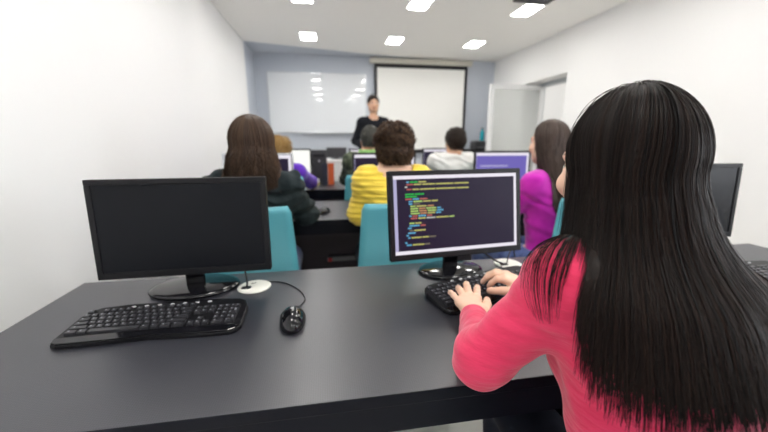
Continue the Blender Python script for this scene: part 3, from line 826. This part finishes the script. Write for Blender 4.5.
# ------------------------------------------------------------------ keyboards
def keyboard(label, loc, yaw):
    t = thing('keyboard', label, 'keyboard', loc, yaw, 'keyboards on the front desk')
    W_, D_ = .445, .165
    # outline with swept corners; height rises to the rear
    out = [(-.222, -.055), (-.215, -.075), (-.20, -.082), (-.08, -.080), (.0, -.074), (.08, -.080), (.195, -.082), (.212, -.074), (.221, -.055), (.219, .035), (.208, .064), (.19, .077), (.12, .081), (-.12, .081), (-.185, .077), (-.205, .064), (-.218, .035)]
    hz = lambda x, y, top: (.010 + (y + .082) / .163 * .014 if top else .001 + max(0, (y + .082) / .163 * .004))
    mb = MB(); mb.prism(out, 0, 0, hz, bev=.004); mb.build('case', M['blackpl'], t)
    mb = MB()
    rest = [(-.218, -.058), (-.213, -.074), (-.199, -.0805), (-.08, -.0785), (.0, -.0725), (.08, -.0785), (.194, -.0805), (.21, -.073), (.217, -.058), (.1, -.054), (0, -.052), (-.1, -.054)]
    mb.prism(rest, 0, 0, lambda x, y, top: hz(x, y, 1) + (.0035 if top else -.003), bev=.0015); mb.build('palm_lip', M['blackgl'], t)
    mb = MB()
    for k in range(7): mb.lathe([(.0042, 0), (.0042, .002), (.003, .0028)], 12, (-.10 + k * .033, .066, hz(0, .066, 1) - .0003), 1.3, .8)
    # seven media buttons, each its own part
    mb.bm.free()
    for k in range(7):
        mb = MB(); mb.lathe([(.0045, 0), (.0045, .002), (.0032, .003)], 12, (0, 0, 0), 1.35, .75)
        o = mb.build('media_button', M['silver'], t, True); o.location = (-.10 + k * .034, .067, hz(0, .067, 1) - .0004)
    U = .0187; x0 = -.206
    cache = {}
    def key(x, y, wu, hu=1):
        kk = (round(wu, 2), hu)
        if kk not in cache:
            mb = MB(); w, d = wu * U - .0022, hu * .0172 - .0022
            b0 = [(-w / 2, -d / 2), (w / 2, -d / 2), (w / 2, d / 2), (-w / 2, d / 2)]
            lo = [mb.bm.verts.new((px, py, -.002)) for px, py in b0]; hi = [mb.bm.verts.new((px * (1 - .0036 / w), py * (1 - .0036 / d) + .0004, .0062)) for px, py in b0]
            mb.bm.faces.new(hi)
            for i in range(4): mb.bm.faces.new((lo[i], lo[(i + 1) % 4], hi[(i + 1) % 4], hi[i]))
            # printed legend, upper left of the cap
            if wu < 3: mb.quad([(-w * .30, d * .02, .00632), (-w * .30 + .0038, d * .02, .00632), (-w * .30 + .0038, d * .30, .00632), (-w * .30, d * .30, .00632)], 1)
            me = mb.mesh('key'); me.materials.append(M['keygrey']); me.materials.append(M['legend']); cache[kk] = me
        o = bpy.data.objects.new('key', cache[kk]); COL.objects.link(o); o.parent = t
        o.location = (x, y, hz(x, y, 1)); o.rotation_euler = (math.atan(.014 / .163), 0, 0)
    R = [.050, .030, .0128, -.0044, -.0216, -.0388]
    def row(y, ws, xs=x0):
        x = xs
        for wu in ws: key(x + wu * U / 2, y, wu); x += wu * U
    row(R[0], [1]); 
    for g in range(3): row(R[0], [1] * 4, x0 + (2 + g * 4.5) * U)
    row(R[1], [1] * 13 + [2]); row(R[2], [1.5] + [1] * 12 + [1.5]); row(R[3], [1.75] + [1] * 11 + [2.25]); row(R[4], [2.25] + [1] * 10 + [2.75]); row(R[5], [1.5, 1.25, 6.5, 1.25, 1.25, 1.5, 1.75])
    xn = x0 + 15.25 * U
    row(R[1], [1] * 3, xn); row(R[2], [1] * 3, xn); row(R[4], [1], xn + U); row(R[5], [1] * 3, xn)
    xp = xn + 3.2 * U; U2 = 1
    for r_ in (1, 2, 3, 4): row(R[r_], [.92] * 3, xp)
    row(R[5], [1.84, .92], xp)
    xq = xp + 3.22 * .92 * U - .001
    key(xq, R[1], .8); key(xq, (R[2] + R[3]) / 2, .8, 2); key(xq, (R[4] + R[5]) / 2, .8, 2)
    return t
kb = keyboard('black keyboard lying in front of the dark left monitor', (-.430, .872, DT), .0)
kb.scale = (.93, .97, 1.0); k2 = copy_tree(kb); k2.location = (.494, .928, DT); k2.rotation_euler.z = .30; k2.scale = (1, 1, 1); k2['label'] = 'black keyboard under the hands of the woman in pink'
k3 = copy_tree(kb); k3.location = (1.412, .872, DT); k3.rotation_euler.z = .05; k3['label'] = 'black keyboard at the right edge of the photo past the long hair'

# ------------------------------------------------------------------ mice, grommets and cables
def mouse(label, loc, yaw, cable=None):
    t = thing('computer_mouse', label, 'mouse', loc, yaw, 'computer mice')
    F = Field((-.05, -.07, -.01), (.05, .07, .06), .0018)
    F.ell((0, -.006, .006), (.031, .052, .031), .01); F.ell((0, .02, .004), (.028, .034, .024), .02)
    F.cut((0, 0, .0005), (0, 0, 1))
    B = F.F.copy()
    F.put((-.05, .0, 0), (.05, .07, .05), lambda X, Y, Z: (np.maximum(np.maximum(.006 - Y, .008 - Z), 0) * 0 + np.maximum(.006 - Y, .009 - Z)).astype(np.float32) + 0 * X, .002, sub=True, m=.02)
    me, _, _ = F.mesh('shell'); link('shell', me, M['blackgl'], t)
    hiw = F.lo + F.res * (F.n - 1)
    for sx in (-1, 1):
        G = Field((-.05, -.07, -.01), (.05, .07, .06), .0018); G.F = B.copy()
        G.cut((sx * .0045, 0, 0), (sx, 0, 0)); G.cut((0, .0075, 0), (0, 1, 0)); G.cut((0, 0, .009), (0, 0, 1))
        me, _, _ = G.mesh('button'); link('button', me, M['blackgl'], t)
    mb = MB(); mb.tube([(-.0035, .025, .0215), (.0035, .025, .0215)], .0095, 20); mb.build('scroll_wheel', M['silver'], t, True)
    mb = MB(); mb.box((-.0045, .0076, .006), (.0045, .046, .012)); mb.build('button_gap', M['dark'], t)
    if cable:
        Rz = Matrix.Rotation(-yaw, 3, 'Z')
        pts = [Rz @ (Vector(p) - Vector(loc)) for p in cable]
        mb = MB(); mb.tube(bez(pts, 10), .0017, 6); mb.build('cable', M['rubber'], t, True)
    return t
zc = DT + .0022
mouse('black glossy mouse on the desk right of the left keyboard', (-.101, .825, DT), .06,
      [(-.098, .868, DT + .010), (-.094, .90, zc), (-.078, .955, zc), (-.105, 1.03, zc), (-.16, 1.09, zc), (-.215, 1.10, zc), (-.255, 1.085, zc + .004)])
mouse('small dark mouse on the second desk between the jacket and the yellow sweater', (-.03, 2.19, DT), -.5)
def grommet(label, x, y, yaw=0):
    t = thing('cable_grommet', label, 'grommet', (x, y, DT), yaw, 'round cable hole covers')
    mb = MB(); mb.lathe([(0, .0005), (.050, .0005), (.051, .003), (.047, .0055), (.0, .006)], 40); mb.build('cover', M['grom'], t, True)
    mb = MB(); mb.prism(rounded(.030, .022, .008, 4, -.022, -.012), .0045, .0068); mb.build('cable_slot', M['blackpl'], t)
grommet('round ivory cable cover on the desk beside the left monitor base', -.242, 1.068)
grommet('round ivory cable cover behind the keyboard the woman in pink types on', .662, 1.128)
def cable(label, pts, r=.0024, name='cable'):
    mb = MB(); mb.tube(bez(pts, 10), r, 6); tag(mb.build(name, M['rubber'], None, True), label, 'cable')
g1 = (-.262, 1.058, DT + .008); g2 = (.640, 1.117, DT + .008)
cable('short black cable rising from the left cable cover to the dark monitor', [g1, (-.268, 1.085, DT + .03), (-.29, 1.128, DT + .075), (-.32, 1.132, DT + .12)], .003, 'monitor_cable')
cable('black cable from the code monitor down to its cable cover', [(.50, 1.135, DT + .12), (.545, 1.14, DT + .07), (.60, 1.13, DT + .025), (g2[0] - .004, g2[1], g2[2])], .003, 'monitor_cable')
cable('black cable looping up from the right side of the cable cover near pink sleeve', [(g2[0] + .012, g2[1], g2[2]), (.67, 1.14, DT + .03), (.70, 1.165, DT + .055), (.72, 1.185, DT + .02), (.73, 1.196, DT + .0034)], .0024, 'power_cable')
cable('wavy black cable on the desk behind the code monitor stand', [(.36, .978, zc), (.42, .985, zc), (.50, 1.01, zc), (.545, 1.055, zc), (.565, 1.045, zc), (.60, 1.06, zc), (.622, 1.10, zc + .003)], .0022, 'keyboard_cable')

# small things on the rear desks and cabinet
def binder(label, x, y, m, w=.055):
    t = thing('ring_binder', label, 'binder', (x, y, DT), 0)
    mb = MB(); mb.box((-w / 2, 0, .001), (w / 2, .004, .225), .001); mb.box((-w / 2, .0, .001), (-w / 2 + .003, .17, .225)); mb.box((w / 2 - .003, 0, .001), (w / 2, .17, .225)); mb.build('cover', M[m], t)
    mb = MB(); mb.box((-w / 2 + .0035, .0045, .006), (w / 2 - .0035, .165, .195)); mb.build('pages', M['whiteframe'], t)
binder('dark navy ring binder standing left of the orange one', -.022, 3.60, 'navy')
binder('orange ring binder standing on the third desk', .0395, 3.60, 'orange', .062)
t = thing('card_box', 'small pale box with yellow lower edge in front of the computer tower', 'box', (-.135, 3.66, DT))
mb = MB(); mb.box((-.05, -.03, .022), (.05, .03, .06), .003); mb.build('lid', M['whiteframe'], t)
mb = MB(); mb.box((-.052, -.032, .001), (.052, .032, .0218), .002); mb.build('tray', M['yellowpl'], t)
t = thing('black_cabinet', 'low black cabinet against the blue wall by the open door', 'cabinet', (2.82, 5.98, 0))
mb = MB(); mb.box((-.30, -.2, .002), (.30, .22, 1.01)); mb.build('body', M['dark'], t)
mb = MB(); mb.box((-.32, -.22, 1.0105), (.32, .23, 1.035), .003); mb.build('top', M['blackpl'], t)
for sx in (-1, 1):
    mb = MB(); mb.box((sx * .002, -.216, .05), (sx * .295, -.2005, .99), .002); d = mb.build('door', M['dark'], t)
    mb = MB(); mb.tube([(sx * .03, -.23, .5), (sx * .03, -.23, .62)], .006); mb.build('handle', M['chrome'], d)
t = thing('printer', 'dark grey desktop printer on the black cabinet, under the teal bottle', 'printer', (2.72, 5.95, 1.036))
mb = MB(); mb.box((-.11, -.12, .001), (.11, .12, .14), .012); mb.build('body', M['dark'], t)
mb = MB(); mb.box((-.08, -.17, .03), (.08, -.1205, .04), .002); mb.build('paper_tray', M['grey'], t)
mb = MB(); mb.box((-.09, -.08, .1405), (.09, .09, .150), .003); mb.build('lid', M['grey'], t)
t = thing('bottle', 'teal bottle standing upright on the dark printer', 'bottle', (2.77, 5.93, 1.1866))
mb = MB(); mb.lathe([(.0, .0005), (.036, .0005), (.038, .01), (.038, .13), (.03, .16), (.014, .185), (.014, .20), (0, .20)], 24); mb.build('body', M['bottle'], t, True)
mb = MB(); mb.lathe([(.017, .2005), (.017, .225), (.0, .225)], 20); mb.build('cap', M['blackpl'], t, True)
t = thing('speaker', 'dark box speaker on the cabinet, seen through the glass door', 'speaker', (3.02, 5.97, 1.036))
mb = MB(); mb.box((-.085, -.08, .001), (.085, .08, .30), .01); mb.build('body', M['dark'], t)
mb = MB(); mb.lathe([(.055, 0), (.05, .006), (.0, .002)], 24); o = mb.build('cone', M['grey'], t, True); o.rotation_euler = (PI / 2, 0, 0); o.location = (0, -.0805, .10)
t = thing('power_strip', 'grey power strip with red switch on the panel below the second desk', 'power strip', (.07, 2.609, .285))
mb = MB(); mb.box((-.09, -.032, -.02), (.14, -.0002, .02), .006); mb.build('housing', M['grey'], t)
mb = MB(); mb.box((-.085, -.040, -.016), (-.055, -.0325, .016), .003); mb.build('switch', M['red'], t)

# ------------------------------------------------------------------ chairs
def chair(label, loc, yaw, low=False, proto=None):
    if proto:
        t = copy_tree(proto); t.location = loc; t.rotation_euler.z = yaw; t['label'] = label; return t
    t = thing('classroom_chair', label, 'chair', loc, yaw, 'teal classroom chairs')
    # moulded backrest, gently curved, wider towards the bottom
    mb = MB(); nx, nz = 14, 14; top, bot = .925, .50
    grid = []
    for sgn in (0, 1):
        g = []
        for i in range(nx + 1):
            r_ = []
            for k in range(nz + 1):
                u = i / nx * 2 - 1; v = k / nz
                hwid = .215 + .028 * (1 - v)
                z = bot + (top - bot) * v
                if v > .93: hwid -= .012 * ((v - .93) / .07) ** 2
                y = -.19 - .03 * v + .025 * u * u + sgn * .014
                r_.append(mb.bm.verts.new((u * hwid, y, z)))
            g.append(r_)
        grid.append(g)
    for s_ in (0, 1):
        for i in range(nx):
            for k in range(nz):
                q = [grid[s_][i][k], grid[s_][i + 1][k], grid[s_][i + 1][k + 1], grid[s_][i][k + 1]]
                mb.bm.faces.new(q if s_ == 0 else q[::-1])
    a, b_ = grid
    loop = [(i, 0) for i in range(nx)] + [(nx, k) for k in range(nz)] + [(i, nz) for i in range(nx, 0, -1)] + [(0, k) for k in range(nz, 0, -1)]
    for (p, q) in zip(loop, loop[1:] + loop[:1]): mb.bm.faces.new((a[p[0]][p[1]], b_[p[0]][p[1]], b_[q[0]][q[1]], a[q[0]][q[1]]))
    mb.build('backrest', M['teal'], t, True)
    mb = MB(); mb.prism(rounded(.43, .42, .06, 6, 0, .03), .372, .388, bev=.004); mb.build('seat', M['teal'], t)
    for sx in (-1, 1):
        mb = MB(); mb.tube([(sx * .17, .20, .368), (sx * .19, .22, .003)], .011, 10); mb.build('leg', M['chrome'], t, True)
        mb = MB(); mb.tube([(sx * .17, -.14, .368), (sx * .19, -.22, .003)], .011, 10); mb.build('leg', M['chrome'], t, True)
        mb = MB(); mb.tube(bez([(sx * .15, .1, .364), (sx * .15, -.15, .362), (sx * .15, -.238, .42), (sx * .15, -.232, .56)], 6), .009, 8); mb.build('back_bracket', M['chrome'], t, True)
    for sx in (-1, 1):
        mb = MB(); mb.lathe([(.008, 0), (.008, .004), (.004, .006)], 12); o = mb.build('bolt', M['whiteframe'], t, True); o.rotation_euler = (PI / 2, 0, 0); o.location = (sx * .222, -.198, .60)
    return t
c0 = chair('teal chair holding the woman in the dark jacket', (-.375, 1.66, 0), 0)
chair('teal chair holding the woman in the yellow sweater', (.362, 1.66, 0), 0, proto=c0)
chair('teal chair holding the woman in the magenta top', (1.235, 1.725, 0), .42, proto=c0)
chair('teal chair holding the violet-sleeved person with blond hair', (-.40, 2.93, 0), 0, proto=c0)
chair('teal chair holding the person with the lime collar', (.36, 2.93, 0), 0, proto=c0)
chair('teal chair holding the person in the white shirt', (1.12, 2.945, 0), 0, proto=c0)
chair('teal chair under the woman in the pink sweater', (.55, .315, 0), 0, proto=c0)

# ------------------------------------------------------------------ people
def L_const(v): return lambda ph: np.full(np.shape(ph), v)
D = math.radians
# --- the woman in pink
O = np.array((.525, .375, 0.))
def w(*p): return tuple(np.array(p) - O)
Jm = dict(pelvis=w(.522, .335, .53), chest=w(.508, .395, .875), neck=w(.500, .435, 1.015),
          shL=w(.370, .44, .985), shR=w(.628, .395, .922), elL=w(.262, .505, .818), elR=w(.700, .60, .80), wrL=w(.341, .715, .780), wrR=w(.545, .815, .792),
          hipL=w(.455, .36, .52), hipR=w(.62, .36, .52), knL=w(.47, .76, .52), knR=w(.63, .76, .52), anL=w(.47, .72, .085), anR=w(.63, .72, .085))
hL = [[w(.378, .778, .792), w(.392, .812, .800), w(.407, .842, .793), w(.414, .862, .782)],
      [w(.361, .787, .793), w(.371, .828, .802), w(.384, .865, .795), w(.392, .890, .782)],
      [w(.342, .781, .792), w(.345, .815, .801), w(.353, .847, .793), w(.358, .866, .782)],
      [w(.325, .769, .790), w(.320, .798, .797), w(.324, .828, .790), w(.328, .847, .781)],
      [w(.378, .735, .778), w(.400, .765, .779), w(.412, .790, .779)]]
hR = [[w(.487, .838, .812), w(.468, .848, .812), w(.458, .858, .797), w(.455, .866, .782)],
      [w(.497, .857, .815), w(.474, .872, .818), w(.457, .886, .802), w(.449, .895, .784)],
      [w(.508, .874, .812), w(.488, .894, .814), w(.474, .910, .800), w(.468, .918, .784)],
      [w(.520, .888, .806), w(.504, .908, .808), w(.494, .922, .796), w(.489, .930, .783)],
      [w(.508, .808, .789), w(.475, .824, .786), w(.446, .842, .780)]]
def pink_hair(root, hc, Rh, G):
    def L(ph):
        d = np.degrees(ph)
        return np.interp(d, [50, 90, 120, 140, 165, 185, 205, 220, 232, 244, 252, 257, 265, 268, 285, 290, 315], [.15, .18, .20, .215, .24, .258, .268, .272, .272, .262, .23, .12, .12, .19, .195, .14, .13])
    long_hair('hair', root, M['hair_dark'], hc, Rh,
              [(.2, .081, .100, -.008), (0, .082, .101, -.010), (-.07, .089, .104, -.018), (-.12, .110, .112, -.038), (-.17, .145, .132, -.062), (-.27, .174, .150, -.085), (-.40, .190, .158, -.09)],
              (D(56), D(303)), L, G, n=9500, T=34, rad=.00062, wav=.0025, wfreq=9, clump=.62, nclump=130, top=(.081, .101, .105), hull_in=.93, hull_cut=.085, fly=.07, ends=.030, thin=262)
person('woman with long dark hair in a coral pink sweater, seen from behind, typing', tuple(O), 0, Jm, (w(.468, .480, 1.153), -.02, .06, 0), 'skin', 'pink', 'black_trousers', pink_hair,
       res=.0036, hands={'L': hL, 'R': hR}, bust=1, ear=.062, wm=1.08, top_kw=dict(g=.009, k=.05, upto=.91, puff=.0, hem=.60, fold=.0028))
# --- woman in the dark jacket
def h_left(root, hc, Rh, G):
    long_hair('hair', root, M['hair_brown'], hc, Rh,
              [(.2, .1, .115, -.008), (0, .104, .118, -.01), (-.08, .110, .118, -.014), (-.15, .125, .12, -.02), (-.25, .14, .125, -.03)],
              (D(55), D(305)), L_const(.205), G, n=1100, T=22, rad=.0026, wav=.016, wfreq=22, clump=.7, nclump=46, top=(.100, .116, .112), hull_cut=.03)
person('woman with wavy brown hair in a dark green-grey jacket at the second desk', (-.335, 1.625, 0), 0,
       seated(elR=(.222, .13, .835), wrR=(.13, .385, .82), elL=(-.190, .13, .83), shL=(-.15, .03, .992), shR=(.15, .03, .992)), ((.0, .055, 1.178), 0, .05, 0), 'skin', 'jacket', 'jeans', h_left, wm=1.0, top_kw=dict(g=.013, puff=.004, neck_r=.075, name='jacket', fold=.013))
# --- woman in yellow
def h_yel(root, hc, Rh, G): cap_hair('hair', root, M['hair_curl'], hc, Rh, 'curly', 1300)
person('woman with curly brown bob in a yellow knitted sweater at the second desk', (.322, 1.63, 0), 0,
       seated(elL=(-.168, .06, .838), elR=(.182, .08, .82), chest=(0, .03, .90), neck=(0, .03, 1.068), shL=(-.130, .025, 1.010), shR=(.130, .025, 1.010)), ((.005, .05, 1.158), 0, .10, 0), 'skin', 'yellow', 'black_trousers', h_yel, wm=1.0, res=.006, top_kw=dict(g=.012, puff=.008, neck_r=.092, neck_off=(0, .0, .0), rib=.0022, fold=.004))
# --- woman in magenta
def h_mag(root, hc, Rh, G):
    long_hair('hair', root, M['hair_ash'], hc, Rh,
              [(.2, .086, .104, -.008), (0, .085, .104, -.01), (-.07, .083, .104, -.014), (-.13, .080, .106, -.03), (-.2, .076, .12, -.04), (-.4, .066, .13, -.04)],
              (D(62), D(298)), (lambda ph: .37 - .16 * np.clip((np.abs(np.degrees(ph) - 180) - 62) / 25, 0, 1)), G, n=1300, T=24, rad=.0022, wav=.006, wfreq=12, clump=.7, nclump=50, top=(.085, .105, .106), hull_in=.92, hull_cut=.03)
person('woman with long straight ash-brown hair in a magenta top at the second desk', (1.228, 1.692, 0), .36,
       seated(shL=(-.125, .035, .965), elL=(-.165, .14, .80)), ((.0, .055, 1.182), .0, .03, 0), 'skin', 'magenta', 'jeans', h_mag, wm=.90, ear=.066, top_kw=dict(g=.008, fold=.006))
# --- third row
def h_blond(root, hc, Rh, G): cap_hair('hair', root, M['hair_blond'], hc, Rh, 'bob', 900)
person('person with blond hair in a violet top reaching over the third desk', (-.385, 2.89, 0), 0,
       seated(elR=(.235, .26, .83), wrR=(.245, .49, .812), shR=(.145, .03, .94), shL=(-.145, .03, .94), chest=(0, .04, .85), neck=(0, .04, .985)), ((.0, .07, 1.105), 0, .15, 0), 'skin', 'purple', 'jeans', h_blond, top_kw=dict(g=.012, puff=.008))
def h_green(root, hc, Rh, G): cap_hair('hair', root, M['hair_grey'], hc, Rh, 'crop', 900)
gp = person('person with short grey-brown hair and lime collar, beside the woman in yellow', (.315, 2.89, 0), 0,
       seated(elL=(-.150, .24, .85), wrL=(-.085, .49, .815), chest=(0, .03, .92), neck=(0.02, .03, 1.09), shL=(-.115, .03, 1.03), shR=(.15, .025, 1.04)), ((.055, .05, 1.195), 0, .04, 0), 'skin2', 'olive', 'black_trousers', h_green, wm=.92, top_kw=dict(g=.012, puff=.004, fold=.006, name='jacket', neck_r=.085))
K = Field((-.2, -.15, .98), (.2, .2, 1.2), .005)
K.cone((.02, .028, 1.05), (.032, .035, 1.125), .088, .070, .02); K.cone((.02, .028, .95), (.038, .04, 1.25), .060, .058, .005, sub=True); K.cut((0, 0, 1.122), (0, 0, -1)); K.cut((0, 0, 1.055), (0, 0, 1))
me, _, _ = K.mesh('collar'); link('collar', me, M['lime'], gp)
def h_boy(root, hc, Rh, G): cap_hair('hair', root, M['hair_short'], hc, Rh, 'short', 1000)
person('person with short dark hair in a white shirt at the third desk', (1.115, 2.92, 0), 0,
       seated(chest=(0, .03, .90), neck=(0, .03, 1.06), shL=(-.155, .025, 1.015), shR=(.155, .025, 1.015), knR=(.07, .41, .515), anR=(.07, .36, .085)), ((.022, .05, 1.183), .05, .08, 0), 'skin2', 'white', 'jeans', h_boy, wm=1.08, top_kw=dict(g=.016, puff=.008, name='shirt', fold=.008))
# --- teacher
def h_teacher(root, hc, Rh, G): cap_hair('hair', root, M['hair_short'], hc, Rh, 'crop', 700)
Jt = dict(pelvis=(0, 0, .95), chest=(0, .01, 1.33), neck=(0, .0, 1.515), shL=(-.163, .0, 1.447), shR=(.163, .0, 1.447), elL=(-.262, -.03, 1.185), elR=(.262, -.03, 1.185),
          wrL=(-.13, .18, 1.15), wrR=(.13, .20, 1.07), hipL=(-.09, 0, .92), hipR=(.09, 0, .92), knL=(-.10, .02, .50), knR=(.10, .02, .50), anL=(-.11, 0, .085), anR=(.11, 0, .085))
person('man standing by the projection screen in a black sweater, facing the class', (.675, 5.0, 0), PI, Jt, ((0, .02, 1.695), 0, .03, 0), 'skin2', 'blackknit', 'black_trousers', h_teacher,
       wm=1.06, top_kw=dict(g=.012, hem=.88, fold=.004, neck_r=.072, neck_off=(0, .03, .0)))

# ------------------------------------------------------------------ light
def area(name, loc, rot, sx, sy, power, col=(1, 1, 1)):
    l = bpy.data.lights.new(name, 'AREA'); l.shape = 'RECTANGLE'; l.size = sx; l.size_y = sy; l.energy = power; l.color = col
    o = bpy.data.objects.new(name, l); COL.objects.link(o); o.location = loc; o.rotation_euler = rot; return o
for y0, y1 in (W1, W2):
    area('window_daylight', (XR + .34, (y0 + y1) / 2, (WZ0 + WZ1) / 2), (0, PI / 2, 0), WZ1 - WZ0, y1 - y0, 12, (.93, .96, 1.0))  # fill light added at the unseen side openings to lift the left wall
area('corridor_light', (4.3, 4.8, H - .05), (0, 0, 0), 1.0, 1.5, 7, (1, .98, .94))
wd = bpy.data.worlds.new('world'); S.world = wd; wd.use_nodes = True
wd.node_tree.nodes['Background'].inputs[0].default_value = (.85, .92, 1.0, 1); wd.node_tree.nodes['Background'].inputs[1].default_value = 1.0

# ------------------------------------------------------------------ camera
cam = bpy.data.cameras.new('camera'); co = bpy.data.objects.new('camera', cam); COL.objects.link(co)
cam.sensor_width = 36; cam.lens = 341 / 768 * 36; cam.clip_start = .02
d = Vector((-58, 76, 341)).normalized()                 # room's depth axis in camera axes (right, up, forward)
up = Vector((0, d.z, -d.y)).normalized(); xr = Vector((d.y * up.z - d.z * up.y, d.z * up.x - d.x * up.z, d.x * up.y - d.y * up.x))
if xr.x < 0: xr = -xr
Rm = Matrix((xr, d, up))                                # world = Rm @ cam(right, up, fwd)
right, upv, fwd = Rm.col[0], Rm.col[1], Rm.col[2]
m4 = Matrix((right, upv, -fwd)).transposed().to_4x4(); m4.translation = (0, 0, 1.2)
co.matrix_world = m4
cam.dof.use_dof = True; cam.dof.focus_distance = .62; cam.dof.aperture_fstop = 2.6
S.camera = co
S.view_settings.view_transform = 'Standard'; S.view_settings.look = 'None'; S.view_settings.gamma = 1; S.view_settings.use_curve_mapping = False
S.view_settings.exposure = 1.36
S.cycles.use_denoising = True
S.cycles.max_bounces = 8; S.cycles.diffuse_bounces = 5
